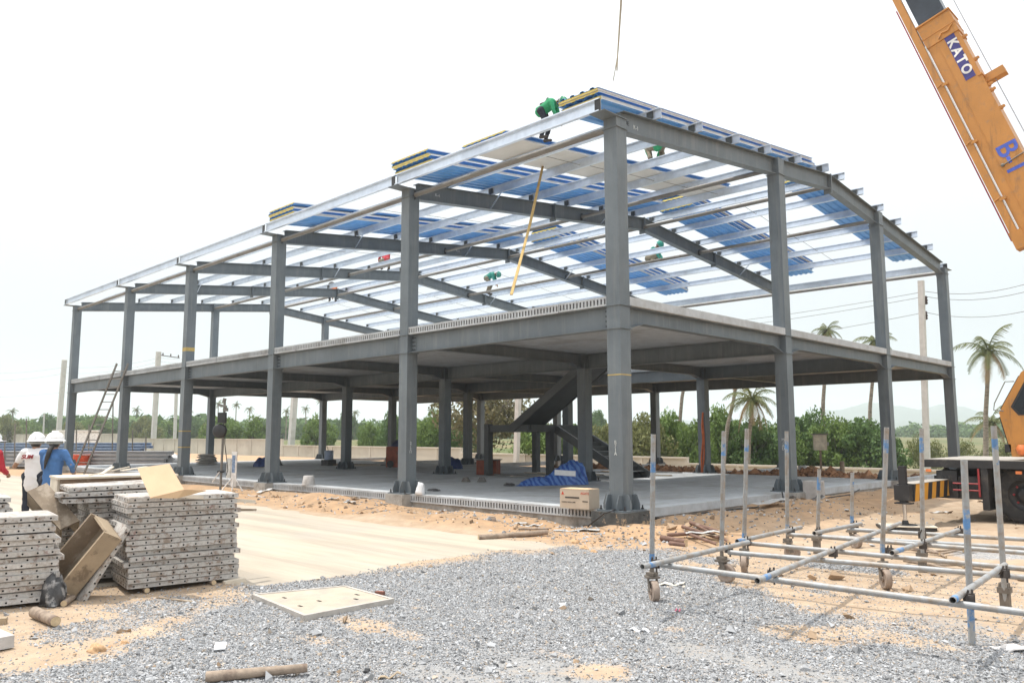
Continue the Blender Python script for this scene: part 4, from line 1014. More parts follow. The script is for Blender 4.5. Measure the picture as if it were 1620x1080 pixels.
# ================================================================== formwork panels in stacks
m, nt, p = _base('flaked_white_formwork'); v0_ = pos(nt)
oi_ = nt.nodes.new('ShaderNodeObjectInfo'); ml_ = nt.nodes.new('ShaderNodeMath'); ml_.operation = 'MULTIPLY'; ml_.inputs[1].default_value = 83.0; L(nt, oi_.outputs['Random'], ml_.inputs[0])
va_ = nt.nodes.new('ShaderNodeVectorMath'); va_.operation = 'ADD'; L(nt, v0_, va_.inputs[0]); L(nt, ml_.outputs[0], va_.inputs[1]); v = va_.outputs[0]
n1 = noise(nt, v, 11, 8, .72); n2 = noise(nt, v, 3.2, 5, .65); n3 = noise(nt, v, 34, 5, .7)
c_ = mixc(nt, ramp(nt, n3, [(.3, (0, 0, 0)), (.7, (1, 1, 1))]), (0.37, 0.35, 0.325), (0.56, 0.54, 0.51))
c_ = mixc(nt, ramp(nt, n1, [(.52, (0, 0, 0)), (.6, (.9, .9, .9))]), c_, (0.24, 0.18, 0.14))
c_ = mixc(nt, ramp(nt, n2, [(.55, (0, 0, 0)), (.68, (.7, .7, .7))]), c_, (0.3, 0.24, 0.185))
c_ = mixc(nt, ramp(nt, noise(nt, v, 6, 7, .75), [(.6, (0, 0, 0)), (.68, (.75, .75, .75))]), c_, (0.2, 0.085, 0.075))
L(nt, c_, p.inputs['Base Color']); p.inputs['Roughness'].default_value = .85; bumpn(nt, p, n3, .25); M['form'] = rnd_tint(m, .12)
M['hole_shade'] = plain('painted_hole_shade', (0.008, 0.007, 0.007), 1)  # near-black colour painted for the shade inside panel holes and lid slots
PT = .0535
def panel_me(l, w):
    b = MB(); t = PT - .009
    b.bx((0, 0, 0), (l, w, t))
    b.bx((.02, .02, t), (l - .02, w - .02, t + .004))
    for face in (0, 1):
        n = 9 if face == 0 else 6
        for k in range(n):
            if face == 0: c = Vector((l * (k + .5) / n, 0, t * .5)); d = Vector((0, -1, 0))
            else: c = Vector((0, w * (k + .5) / n, t * .5)); d = Vector((-1, 0, 0))
            b.tube(c + d * -.01, c + d *   .0016, .0095, n=7, m=1)  # disc proud of the rail, its black stands for the hole's inner shade
    return b.mesh('concrete_form', [M['form'], M['hole_shade']])
pA = panel_me(1.1, .75)
ORD = ['topmost', 'second', 'third', 'fourth', 'fifth', 'sixth', 'seventh', 'eighth', 'ninth', 'tenth', 'eleventh', 'twelfth', 'thirteenth', 'fourteenth', 'fifteenth', 'sixteenth', 'seventeenth']
def stack(c0, rz, n, where, z0, spread=.035, zig=0.0, pm_=None, rrx=.02):
    d1 = Vector((math.cos(rz), math.sin(rz), 0)); d2 = Vector((-math.sin(rz), math.cos(rz), 0))
    for k in range(n):
        q = Vector(c0) + d1 * (random.uniform(-spread, spread) + zig * (1 - abs(2 * k / n - 1))) + d2 * random.uniform(-.02, .02)
        i = n - 1 - k
        lab = ('topmost panel' if i == 0 else ORD[i] + ' panel from the top' if k else 'bottom panel') + ' of ' + where
        o = link('concrete_form', pm_ or pA, None, (q.x, q.y, z0 + k * PT), (random.uniform(-.006, .006), random.uniform(-.006, .006), rz + random.uniform(-rrx, rrx)))
        tag(o, 'white formwork ' + lab, 'formwork panel', 'formwork panels in the stacks')
RZ = math.atan2(.99, .14); D1 = Vector((.14, .99, 0)); D2 = Vector((-.99, .14, 0)); C0 = Vector((-.27, -7.86, 0))
stack(C0, RZ, 17, 'the tidy right-hand stack', .055)
stack(C0 + D2 * .86 - D1 * .21, RZ, 16, 'the half hidden middle stack', .06, .03)
stack(C0 + D2 * 1.75 - D1 * .33, RZ + .03, 15, 'the rearmost stack', .06, .03)
stack(Vector((-.56, -9.61, 0)), RZ - .02, 15, 'the front left stack', .03, .05, .09)
stack(Vector((-1.55, -9.72, 0)), RZ + .02, 17, 'the rear left stack', .04, .03)
M['wood'] = plain('grey_weathered_wood', (0.25, 0.195, 0.14), .9, 0, .28, 3, (0.36, 0.3, 0.235), 5, .5, .62, .3, 60, (1, 1, 1))
M['ply'] = plain('stained_plywood', (0.34, 0.265, 0.18), .85, 0, .18, 4, (0.2, 0.15, 0.1), 6, .55, .65, .2, 50)
M['bareply'] = plain('pale_plywood', (0.6, 0.53, 0.43), .85, 0, .12, 5, (0.42, 0.34, 0.25), 7, .6, .7)
M['log'] = plain('cut_log_bark', (0.3, 0.235, 0.18), .9, 0, .3, 14, (0.18, 0.13, 0.1), 5, .5, .6, .5, 40)
M['timber'] = plain('dark_red_timber', (0.17, 0.1, 0.075), .9, 0, .3, 10, (0.28, 0.22, 0.18), 5, .55, .65)
M['logend'] = plain('cut_log_end', (0.52, 0.4, 0.25), .9, 0, .15, 30)
M['card'] = plain('cardboard', (0.55, 0.39, 0.25), .9, 0, .05, 5)
M['card_in'] = plain('cardboard_flap', (0.66, 0.48, 0.3), .9, 0, .05, 5)
M['plastic_black'] = plain('grey_black_plastic', (0.06, 0.06, 0.062), .4, 0, .4, 14, (0.3, 0.29, 0.28), 9, .52, .62)
M['whitebag'] = plain('white_plastic', (0.75, 0.76, 0.78), .5, 0, .06, 10)
M['oldboard'] = plain('brown_stained_board', (0.2, 0.135, 0.09), .9, 0, .3, 4, (0.34, 0.28, 0.22), 6, .55, .65, .3, 50)
# log supports under the tidy stack
def log(label, a, b_, r, name='log', cat='log', r1=None, group=None, bend=.0):
    a, b_ = Vector(a), Vector(b_); a.z += hgt(a.x, a.y); b_.z += hgt(b_.x, b_.y); c = a.copy(); d = b_ - a
    mid = d * .5 + Vector((random.uniform(-1, 1), random.uniform(-1, 1), .3)) * bend
    b = MB(); r1 = r1 or r * .85; b.path([(0, 0, 0), d * .25 + mid * .0, mid, d * .75, d], r, 10, 0, [r, r * .97, (r + r1) / 2, r1 * 1.04, r1])
    u = d.normalized(); b.tube(-u * .001, u * .004, r * .94, n=10, m=1); b.tube(d - u * .004, d + u * .001, r1 * .94, n=10, m=1)
    return tag(b.build(name, [M['timber' if name == 'timber' else 'log'], M['logend']], None, c), label, cat, group)
log('short round log under the right front edge of the tidy panel stack', C0 + D1 * .20 - D2 * .02 + Vector((0, 0, .028)), C0 + D1 * .22 + D2 * .75 + Vector((0, 0, .028)), .027)
log('round log under the far end of the tidy panel stack', C0 + D1 * .85 - D2 * .05 + Vector((0, 0, .028)), C0 + D1 * .85 + D2 * .7 + Vector((0, 0, .028)), .026)
log('thick cut log lying at the foot of the left panel stack', G(55, 968, .05), G(88, 982, .05), .05, bend=.0)
log('long grey branch with a stub lying on the gravel in front', G(326, 1070, .035), G(486, 1054, .05), .036, r1=.028, bend=.01)
log('small log end poking out under the leaning trough', G(101, 953, .03), G(128, 935, .03), .03)
tag(MB().bar(G(250, 945, .01), G(305, 952, .01), .04, .018).build('wood_lath', M['wood']), 'thin lath on the ground in front of the tidy panel stack', 'wood scrap')
tag(MB().bar(C0 + D1 * .95 - D2 * .06 + Vector((0, 0, .02)), C0 + D1 * 1.18 - D2 * .04 + Vector((0, 0, .03)), .07, .05).build('timber_block', M['bareply']), 'pale timber block under the right end of the tidy panel stack', 'wood scrap')
# troughs
def trough(label, O, A, W, la, lw, lh, th=.022, endcap=True):
    A = Vector(A).normalized(); W = Vector(W); W = (W - A * W.dot(A)).normalized(); H = A.cross(W)
    Mx = Matrix((A, W, H)).transposed().to_4x4(); Mx.translation = Vector(O)
    t = thing('formwork_trough', label, 'wooden trough', (0, 0, 0)); t.matrix_world = Mx
    MB().bx((0, 0, 0), (la, th, lh)).build('side_board', M['ply'], t)
    MB().bx((0, lw - th, 0), (la, lw, lh)).build('side_board', M['wood'], t)
    MB().bx((0, th + .001, 0), (la, lw - th - .001, th)).build('floor_board', M['wood'], t)
    if endcap: MB().bx((la - th, th + .001, th + .001), (la, lw - th - .001, lh * .8)).build('end_board', M['ply'], t)
    for k in range(3): MB().bx((la * (.2 + .3 * k), -.012, lh * .1), (la * (.2 + .3 * k) + .03, -.0005, lh * .9)).build('batten', M['wood'], t) if False else None
    return t
o = PD(112, 957, 7.62)
trough('open wooden formwork trough leaning against the tidy panel stack', (-.42, -8.27, .03), PD(181, 873, 7.75) - PD(112, 957, 7.62), PD(130, 850, 8.1) - PD(181, 873, 7.75), .66, .40, .21)
trough('upturned wooden trough lying across the top of the left stack', PD(96, 836, 8.3), PD(43, 777, 8.5) - PD(96, 836, 8.3), PD(126, 822, 8.45) - PD(96, 836, 8.3), .62, .2, -.24, endcap=False) if False else None
t = thing('formwork_trough', 'upturned grey wooden trough tilted between the two panel stacks', 'wooden trough', (0, 0, 0))
Q = [PD(43, 777, 8.45), PD(74, 763, 8.6), PD(126, 823, 8.45), PD(95, 837, 8.3)]
def slab4(b, q, n_, th, m=0):
    q = [Vector(x) for x in q]; n_ = Vector(n_); vs_ = q + [x + n_ * th for x in q]
    return b.add(vs_, [(0, 1, 2, 3), (7, 6, 5, 4), (0, 4, 5, 1), (1, 5, 6, 2), (2, 6, 7, 3), (3, 7, 4, 0)], m)
nrm = (Q[1] - Q[0]).cross(Q[3] - Q[0]).normalized(); nrm = nrm if nrm.z < 0 else -nrm
slab4(MB(), Q, nrm, .024).build('floor_board', M['wood'], t)
aw = (Q[1] - Q[0]).normalized()
for (p0, p1, s) in ((Q[0], Q[3], 1), (Q[1], Q[2], -1)):
    off = nrm * .026
    slab4(MB(), [p0 + off, p1 + off, p1 + off + nrm * .23, p0 + off + nrm * .23], aw * s, .022).build('side_board', M['ply'], t)
# a panel on edge below the lower trough
t_ = link('concrete_form', panel_me(.8, .24)); tag(t_, 'narrow white formwork panel leaning under the open trough', 'formwork panel', 'formwork panels in the stacks')
A = (PD(180, 880, 7.85) - PD(132, 958, 7.68)).normalized(); Wd = (PD(120, 938, 7.9) - PD(132, 958, 7.68)); Wd = (Wd - A * Wd.dot(A)).normalized(); Hh = A.cross(Wd)
Mx = Matrix((A, Wd, Hh)).transposed().to_4x4(); Mx.translation = PD(132, 958, 7.68); t_.matrix_world = Mx
# things on top of the stacks
B1 = C0 + D2 * .9; z1 = .06 + 16 * PT
def obox(name, label, cat, c, size, rz, mat, tilt=(0, 0), group=None):
    o = MB().box((0, 0, 0), size).build(name, mat, None, c, (tilt[0], tilt[1], rz)); return tag(o, label, cat, group)
bx_t = thing('board_box', 'long wooden box with a white top board, on the stack behind', 'wooden box', PD(183, 751, 9.5) - Vector((0, 0, .19)), RZ)
MB().bx((-.62, -.30, .0), (.62, -.27, .17)).build('side_board', M['oldboard'], bx_t); MB().bx((-.62, .27, 0), (.62, .30, .17)).build('side_board', M['oldboard'], bx_t)
MB().bx((-.65, -.33, .172), (.63, .33, .195)).build('top_board', M['bareply'], bx_t); MB().bx((-.645, -.269, 0), (-.62, .269, .17)).build('end_board', M['bareply'], bx_t)
for k, (z, a, l, dx) in enumerate(((.0, .02, 1.15, .05), (.062, -.04, 1.05, .0), (.115, .03, .95, .1))):
    o = link('concrete_form', panel_me(l, .5), None, PD(170, 786, 8.8) + D1 * (dx - .52) - D2 * .25 + Vector((0, 0, z - .03)), (.03 * (-1) ** k, .02 - .02 * k, RZ + a)); tag(o, ('lowest', 'middle', 'upper')[k] + ' of three dirty warped panels below the white-topped box', 'formwork panel', 'formwork panels in the stacks')
cb = thing('cardboard_sheet', 'folded brown cardboard sheet propped on the panel stacks', 'cardboard', (0, 0, 0))
q = [PD(217, 740, 8.25), PD(268, 733, 8.25), PD(292, 775, 7.95), PD(238, 788, 7.9)]
slab4(MB(), q, (q[1] - q[0]).cross(q[3] - q[0]).normalized(), .006).build('upright_flap', M['card'], cb)
q = [PD(238, 788, 7.9) + Vector((0, 0, .004)), PD(292, 775, 7.95) + Vector((0, 0, .004)), PD(326, 776, 8.15), PD(280, 788, 7.95)]
slab4(MB(), q, Vector((0, 0, 1)), .005).build('lying_flap', M['card_in'], cb)
for k, (a_, b_) in enumerate((((245, 783), (398, 786)), ((260, 789), (372, 791)))):
    pa, pb = PD(a_[0], a_[1], 8.3 + .2 * k), PD(b_[0], b_[1], 9.2)
    if k == 0: tag(MB().bar(PD(285, 784, 8.25), PD(402, 793, 8.9), .06, .035).build('wood_batten', M['bareply']), 'long pale batten jutting out to the right on the tidy stack', 'wood scrap')
    else: tag(MB().bar(PD(300, 806, 8.6), PD(405, 806, 9.1), .03, .025).build('wood_batten', M['wood']), 'thin stick jutting out right of the tidy stack', 'wood scrap')
for k, (a_, b_) in enumerate((((140, 752, 8.9), (205, 738, 9.1)), ((160, 750, 8.85), (178, 738, 9.0)), ((192, 744, 8.9), (232, 738, 9.2)))):
    tag(MB().bar(PD(*a_), PD(*b_), .05, .012).build('wood_offcut', M['bareply']), ('longest', 'shortest', 'right hand')[k] + ' loose pale offcut on the white-topped box', 'wood scrap')
def blob(name, label, cat, c, size, mat, seed, rough=.35, rz=0, n=(22, 12), stripes=False, flat=True):
    nb, kb = n; r_ = np.random.default_rng(seed); vs_ = []; 
    for j in range(kb + 1):
        a = math.pi * j / kb
        for i in range(nb):
            b_ = 2 * math.pi * i / nb
            d = (math.sin(a) * math.cos(b_), math.sin(a) * math.sin(b_), math.cos(a))
            k = 1 + rough * float(fbm(d[0] * 2.2 + seed, d[1] * 2.2 + d[2] * 1.7, seed, 3)) + rough * .4 * math.sin(9 * b_ + 4 * a + seed)
            z = d[2] * k * size[2]
            vs_.append((d[0] * k * size[0], d[1] * k * size[1], max(z, -.0) if flat else z))
    fs = [(j * nb + i, (j + 1) * nb + i, (j + 1) * nb + (i + 1) % nb, j * nb + (i + 1) % nb) for j in range(kb) for i in range(nb)]
    b = MB(); b.add(vs_, fs, 0, True); o = b.build(name, mat, None, c, (0, 0, rz)); return tag(o, label, cat)
blob('plastic_bag', 'crumpled black and grey plastic sheet between the left stack and the trough', 'plastic sheet', G(84, 955), (.13, .11, .27), M['plastic_black'], 3, .25)
# concrete bits in the front left
M['block'] = plain('pale_concrete_block', (0.46, 0.445, 0.43), .9, 0, .12, 7, (0.3, 0.28, 0.26), 4, .5, .65, .4, 50)
q = G(33, 1021); ob = MB().box((0, 0, .045), (.5, .34, .09)).build('concrete_slab', M['block'], None, (q.x - .22, q.y - .24, 0), (0, 0, RZ - 1.35)); tag(ob, 'grey concrete slab cut off by the left edge in the foreground', 'concrete slab')
q = G(4, 990); tag(MB().box((0, 0, .03), (.3, .08, .06)).build('wood_scrap', M['ply'], None, (q.x - .1, q.y - .1, 0), (0, 0, 1.2)), 'brown timber end at the left edge above the concrete slab', 'wood scrap')
mh = thing('manhole_cover', 'flat concrete manhole cover set in the gravel', 'manhole cover', (0, 0, 0))
q = [G(398, 940, .045), G(481, 974, .045), G(624, 947, .045), G(546, 926, .045)]
M['mh'] = plain('dusty_manhole_concrete', (0.42, 0.36, 0.285), .9, 0, .12, 4, (0.33, 0.3, 0.26), 2.5, .5, .65, .2, 80)
M['mh_rim'] = plain('pale_manhole_rim', (0.43, 0.4, 0.365), .9, 0, .12, 8, (0.34, 0.31, 0.28), 6, .5, .65, .3, 60)
cq = sum(q, Vector()) / 4
slab4(MB(), [q_ + (cq - q_) * .07 for q_ in q], (0, 0, -1), .1).build('lid', M['mh'], mh)
rim = MB()
for k in range(4):
    a, b_ = q[k], q[(k + 1) % 4]; ai, bi = a + (cq - a) * .075, b_ + (cq - b_) * .075; up_ = Vector((0, 0, .006))
    slab4(rim, [a + up_, b_ + up_, bi + up_, ai + up_], (0, 0, -1), .11)
rim.build('rim', M['mh_rim'], mh)
for k, (px, py) in enumerate(((450, 945), (505, 950), (475, 958), (565, 940), (563, 947))):
    c = G(px, py, .046); MB().bx((c.x - .03, c.y - .012, .0455), (c.x + .03, c.y + .012, .0475)).build('lifting_slot', M['hole_shade'], mh)
tag(obox('brick_piece', 'broken piece of red brick beside the manhole cover', 'brick', G(601, 938, .02), (.09, .05, .04), .4, plain('red_brick', (.2, .08, .055), .9)), None)
M['clod'] = plain('orange_clay', (0.5, 0.32, 0.18), .95, 0, .2, 14, None, bump=.6, bscale=35)
for k, (px, py, r) in enumerate(((152, 1031, .085), (196, 1021, .05), (288, 1016, .04), (175, 1026, .035), (1105 * 0 + 925, 870, .07), (940, 874, .055), (910, 860, .09))):
    blob('clay_clod', ['largest orange clay clod in the left foreground', 'second orange clay clod, just right of the largest', 'small orange clod near the white scrap on the gravel', 'small clay crumb between the two larger clods', 'orange clod at the tip of the road', 'clod touching the gravel right of the road tip', 'reddish clod behind the road tip'][k], 'clod', G(px, py, -.01), (r, r * .7, r * .7), M['clod'], 30 + k, .3)
def scrap(name, label, cat, px, py, l, w, az, mat, th=.006, tilt=0.06, dz=.012, z=None):
    c = G(px, py, 0); c.z = (hgt(c.x, c.y) if z is None else z) + dz
    b = MB(); n = 6
    vs_ = [(l * (i / n - .5), s * w / 2, .014 * math.sin(i * 1.7 + px) + (tilt * l * (i / n - .5))) for s in (-1, 1) for i in range(n + 1)]
    vs2 = [(a, b_, c_ + th) for a, b_, c_ in vs_]; k = n + 1
    fs = [(i, i + 1, i + 1 + k, i + k) for i in range(n)]
    b.add(vs_, [tuple(reversed(f)) for f in fs]); b.add(vs2, fs)
    b.add(vs_ + vs2, [(i, i + 1, i + 1 + 2 * k, i + 2 * k) for i in range(n)] + [(i + k + 1, i + k, i + 3 * k, i + 3 * k + 1) for i in range(n)] + [(0, 2 * k, 3 * k, k), (n, n + k, n + 3 * k, n + 2 * k)])
    return tag(b.build(name, mat, None, c, (0, 0, az)), label, cat)
M['sheetmetal'] = plain('pale_scrap_sheet', (0.55, 0.55, 0.54), .5, .2, .1, 5, (0.34, 0.32, 0.3), 6, .55, .65)
scrap('plastic_scrap', 'crumpled white plastic scrap on the gravel in the left foreground', 'litter', 348, 1026, .22, .08, -.5, M['whitebag'])
scrap('plastic_scrap', 'white scrap by the nearest caster', 'litter', 1060, 925, .3, .1, .5, plain('pale_paper', (.6, .56, .48), .9))
scrap('plastic_scrap', 'white paper scrap on the gravel below the scaffold post', 'litter', 1012, 996, .16, .05, .3, M['whitebag'])
scrap('plastic_scrap', 'pale wrapping by the foot of the front scaffold post', 'litter', 1612, 1027, .34, .16, .6, plain('pale_wrap', (.6, .57, .55), .8))
scrap('litter_scrap', 'small pink scrap on the gravel below the nearest caster', 'litter', 1071, 970, .06, .04, .8, plain('pink_scrap', (.5, .15, .22), .8))
scrap('dry_leaf', 'brown curled leaf on the gravel at the lower edge', 'litter', 615, 1073, .16, .035, .9, M['ply'], tilt=.2)
scrap('dry_leaf', 'black scrap on the gravel beside the curled leaf', 'litter', 580, 1063, .07, .03, 2.2, M['plastic_black'], tilt=.3)
scrap('metal_sheet', 'bent pale metal sheet beside the front pedestal', 'scrap sheet', 912, 842, .75, .16, .55, M['sheetmetal'])
scrap('metal_sheet', 'smaller dark metal sheet behind the bent one', 'scrap sheet', 918, 832, .4, .12, .9, M['strut'])
scrap('concrete_scrap', 'pale board lying on the soil right of the scaffold posts', 'scrap board', 1220, 815, .7, .3, 1.0, M['sheetmetal'], tilt=.16, dz=.1)
scrap('concrete_scrap', 'white scrap under the second gable column', 'scrap board', 1250, 800, .3, .3, .3, M['block'], dz=.1)
scrap('cardboard_scrap', 'light scrap near the outrigger pad', 'scrap board', 1485, 812, .35, .12, .8, M['sheetmetal'])
scrap('metal_sheet', 'dark corrugated scrap leaning in the rubble below the switch box', 'scrap board', 1291, 805, .3, .22, 1.2, M['plastic_black'], tilt=.5, dz=.08)
for k, (px, py) in enumerate(((1310, 812), (1325, 798), (1400, 812), (1260, 818), (1340, 818))):
    scrap('litter_scrap', ['first', 'second', 'third', 'fourth', 'fifth'][k] + ' pale scrap, counted from the left, on the soil before the crane' if False else ['pale scrap right of the dark corrugated piece', 'pale scrap above the dark corrugated piece', 'pale scrap left of the outrigger pad', 'pale crumpled scrap near the second gable column', 'flat pale scrap under the short posts'][k], 'litter', px, py, .18, .07, px * .1, M['sheetmetal'])
log('grey round pole lying on the soil by the road edge', G(757, 848, .05), G(866, 842, .06), .045, 'timber_pole', 'timber pole', .04)
log('second thin pole behind the grey round one', G(820, 840, .05), G(868, 838, .05), .02, 'timber_pole', 'timber pole')
for k, (x0, y0, x1, y1, r, mt) in enumerate(((1047, 852, 1085, 858, .045, 0), (1055, 848, 1110, 846, .03, 0), (1060, 860, 1086, 862, .03, 0), (1080, 843, 1140, 852, .028, 0), (1092, 838, 1150, 846, .03, 0), (1085, 846, 1135, 860, .025, 0), (1100, 840, 1152, 856, .022, 0))):
    log(['thick brown log in front of the timber pile', 'second log of the timber pile', 'short log end under the timber pile', 'long thin log at the back of the timber pile', 'log on top of the timber pile', 'thin log crossing the timber pile', 'thinnest log at the right of the timber pile'][k], G(x0, y0, .045 + .01 * (k % 3)), G(x1, y1, .05 + .02 * (k % 3)), r, 'timber', 'timber', None, 'timber pile between corner pedestal and scaffold')
scrap('board', 'grey flat board on the timber pile', 'board', 1112, 855, .5, .15, .65, M['sheetmetal'], dz=.1); scrap('board', 'second grey board on the timber pile, nearer the scaffold', 'board', 1130, 858, .45, .07, .95, M['wood'], dz=.1)
for k in range(11):
    px, py = 1440 + (k * 37 % 115), 872 + (k * 23 % 46); a = random.uniform(0, 3.1); c = G(px, py, .02 + .006 * (k % 4)); l = random.uniform(.15, .42); dv = Vector((math.cos(a), math.sin(a), 0)) * l
    log('short bare sticks scattered under the scaffold pipes', c - dv, c + dv + Vector((0, 0, .02)), .016, 'stick', 'stick', None, 'scattered sticks under the scaffold', .04)
# soil bank scraps along the long side
scrap('board', 'dark broken board leaning at the foot of the second front column', 'board', 590, 812, .6, .2, .75, M['plastic_black'], tilt=.25, dz=.1)
scrap('board', 'muddy board standing below the second front column', 'board', 622, 795, .5, .25, .1, M['wood'], tilt=.02, dz=.16)
for k, (px, py, l) in enumerate(((555, 804, .4), (525, 800, .3), (420, 783, .6), (440, 775, .5), (405, 790, .4), (780, 830, .2), (825, 832, .25), (845, 838, .3))):
    scrap('plaster_scrap', ['pale flat slab piece on the soil by the road', 'small white scrap left of the pale slab piece', 'grey scrap at the foot of the fourth column', 'grey sheet scrap beside the fourth column', 'pale rubble piece by the pulley pole', 'crumpled white bag on the sand by the road', 'white scrap near the plank ends', 'small white scrap left of the metal sheet'][k], 'litter', px, py, l, .14, k, M['sheetmetal'] if k != 5 else M['whitebag'], tilt=.1 if k != 5 else .8, dz=.03)
# ================================================================== the mobile crane
M['orange'] = plain('crane_orange', (0.47, 0.21, 0.045), .5, 0, .1, 2.5, (0.33, 0.18, 0.08), 6, .56, .7)
_m = M['orange']; nt = _m.node_tree; p = nt.nodes['Principled BSDF']; src = p.inputs['Base Color'].links[0].from_socket
v = pos(nt, (2.2, 2.2, .3)); L(nt, mixc(nt, ramp(nt, noise(nt, v, 3, 7, .72), [(.55, (0, 0, 0)), (.72, (.7, .7, .7))]), src, (.16, .09, .045)), p.inputs['Base Color'])
M['black'] = plain('dusty_black_paint', (0.022, 0.022, 0.024), .55, 0, .35, 4, (0.1, 0.085, 0.07), 2, .55, .75)
M['boomdark'] = plain('blue_black_boom', (0.035, 0.045, 0.06), .35, .2, .3, 3)
M['tyre'] = plain('tyre_rubber', (0.03, 0.03, 0.031), .9, 0, .2, 8, (0.1, 0.085, 0.07), 3, .5, .75)
M['deck'] = plain('worn_deck_plate', (0.38, 0.35, 0.31), .6, .1, .15, 4)
M['redpaint'] = plain('dark_red_paint', (0.3, 0.03, 0.035), .5)
M['chrome'] = plain('piston_chrome', (0.6, 0.6, 0.6), .2, .9, .05, 5)
M['hazy'] = plain('hazard_yellow', (0.55, 0.26, 0.03), .6, 0, .12, 4)
M['glass'] = plain('dark_cab_glass', (0.012, 0.016, 0.02), .08, 0, .2, 2)
M['lens'] = plain('orange_lens', (0.7, 0.2, 0.06), .3)
M['violet'] = plain('violet_blue_sticker', (0.045, 0.04, 0.2), .4)
M['signblue'] = plain('blue_letter_paint', (0.06, 0.11, 0.5), .5)
M['signwhite'] = plain('white_letter_paint', (0.75, 0.74, 0.72), .5)
M['rope'] = plain('steel_rope', (0.32, 0.31, 0.33), .5, .3)
CR = Vector((6.1, 6.55, 0))
crane = thing('mobile_crane', 'orange truck crane with raised telescopic boom and striped outrigger beam', 'crane', CR)
def cb_(b, name, mats, parent=crane): 
    o = b.build(name, mats, parent); 
    if parent is crane: o.location = -CR
    return o
b = MB(); b.bx((3.08, 5.25, .96), (11.0, 7.85, 1.095)); b.bx((3.1, 5.27, 1.098), (10.98, 7.83, 1.112), 1); cb_(b, 'deck', [M['black'], M['deck']])
b = MB(); b.bx((3.5, 5.9, .45), (10.8, 7.2, .955)); b.bx((3.36, 6.0, .62), (3.5, 7.1, .85)); b.bar((3.15, 6.2, .88), (3.55, 6.0, .5), .1, .12); b.bar((3.2, 6.9, .9), (3.6, 6.9, .55), .1, .12); cb_(b, 'chassis', M['black'])
b = MB(); b.bx((3.27, 5.3, .4), (3.62, 5.88, .9)); b.bx((3.2, 5.4, .42), (3.26, 5.8, .8)); 
for k in range(4): b.bx((3.36 + k * .055, 5.285, .5), (3.375 + k * .055, 5.298, .8))
cb_(b, 'outrigger_box', M['black'])
b = MB(); b.bx((3.63, 5.32, .4), (4.0, 5.88, .8)); cb_(b, 'side_tank', M['black'])
b = MB()
for z in (.56, .68): b.tube((3.56, 5.24, z), (4.0, 5.24, z), .014, n=6)
b.tube((3.99, 5.24, .45), (3.99, 5.24, .95), .018, n=6); cb_(b, 'step_rail', M['redpaint'])
b = MB(); b.bx((4.02, 5.26, .22), (4.13, 5.9, .955)); b.bx((4.47, 5.26, 1.0), (5.6, 5.9, 1.09)) if False else None; cb_(b, 'mudguard', M['black'])
for x in (3.16, 4.62): b = MB(); b.box((x, 5.238, .9), (.09, .03, .05)); cb_(b, 'marker_lamp', M['lens'])
def wheel(x, y, s):
    Mx = Matrix.Rotation(s * math.pi / 2, 3, 'X'); c = Vector((x, y, .5))
    b = MB(); b.lathe([(.27, -.14), (.42, -.155), (.475, -.14), (.5, -.11), (.5, .11), (.475, .14), (.42, .155), (.27, .14)], c, 32, 0, Mx)
    for k in range(32):
        a = k * math.pi / 16
        for e in (-.075, .075):
            q = c + Vector((math.cos(a) * .5, e, math.sin(a) * .5)); b.box(q, (.022, .1, .05), 0, Matrix.Rotation(-a, 3, 'Y'))
    o = cb_(b, 'wheel', M['tyre'])
    r = MB(); r.lathe([(.275, .13), (.25, .06), (.14, .045), (.13, .12), (.09, .14), (.001, .145)], c, 24, 0, Mx); 
    for k in range(8): a = k * math.pi / 4; q = Vector((math.cos(a) * .19, math.sin(a) * .19, .06)); r.ball(c + Mx @ q, .022, 6, 4, 1)
    cb = r.build('rim', [M['black'], M['redpaint']], o); return o
for x in (4.64, 6.0, 9.0, 10.2):
    for y, s in ((5.62, 1), (7.48, -1)): wheel(x, y, s)
# outrigger
for s in (1, -1):
    yo, yi = (3.36, 5.6) if s == 1 else (9.74, 7.5)
    b = MB(); y0, y1 = min(yo + .09 * s, yi), max(yo + .09 * s, yi); b.bx((3.2, y0, .45), (3.47, y1, .735))
    n = 5
    for k in range(n):
        ya = y0 + (y1 - y0) * k / n; w = (y1 - y0) / n * .5
        b.add([(3.4725, ya, .452), (3.4725, ya + w, .452), (3.4725, ya + w + .1, .733), (3.4725, ya + .1, .733)], [(0, 1, 2, 3)], 1)
    b.bx((3.195, y0, .737), (3.475, y1, .745), 2); cb_(b, 'outrigger_beam', [M['black'], M['hazy'], M['deck']])
    b = MB(); b.bx((3.275, yo - .055, .42), (3.385, yo + .055, 1.04)); b.bx((3.2, yo - .075, .47), (3.45, yo + .085, .72)); b.bx((3.2, yo - .09, .41), (3.46, yo + .09, .435)); cb_(b, 'outrigger_jack', M['black'])
    b = MB(); b.tube((3.33, yo, .1), (3.33, yo, .42), .032, n=12); b.tube((3.33, yo, .07), (3.33, yo, .14), .06, .045, 12, 1); b.tube((3.33, yo, .055), (3.33, yo, .075), .2, .17, 16, 1); cb_(b, 'piston', [M['chrome'], M['black']])
    b = MB(); b.box((3.33, yo, .025), (.85, .5, .05), 0, Matrix.Rotation(.5, 3, 'Z')); b.box((3.36, yo, .056), (.84, .5, .012), 1, Matrix.Rotation(.5, 3, 'Z')); cb_(b, 'outrigger_pad', [M['black'], M['bareply']])
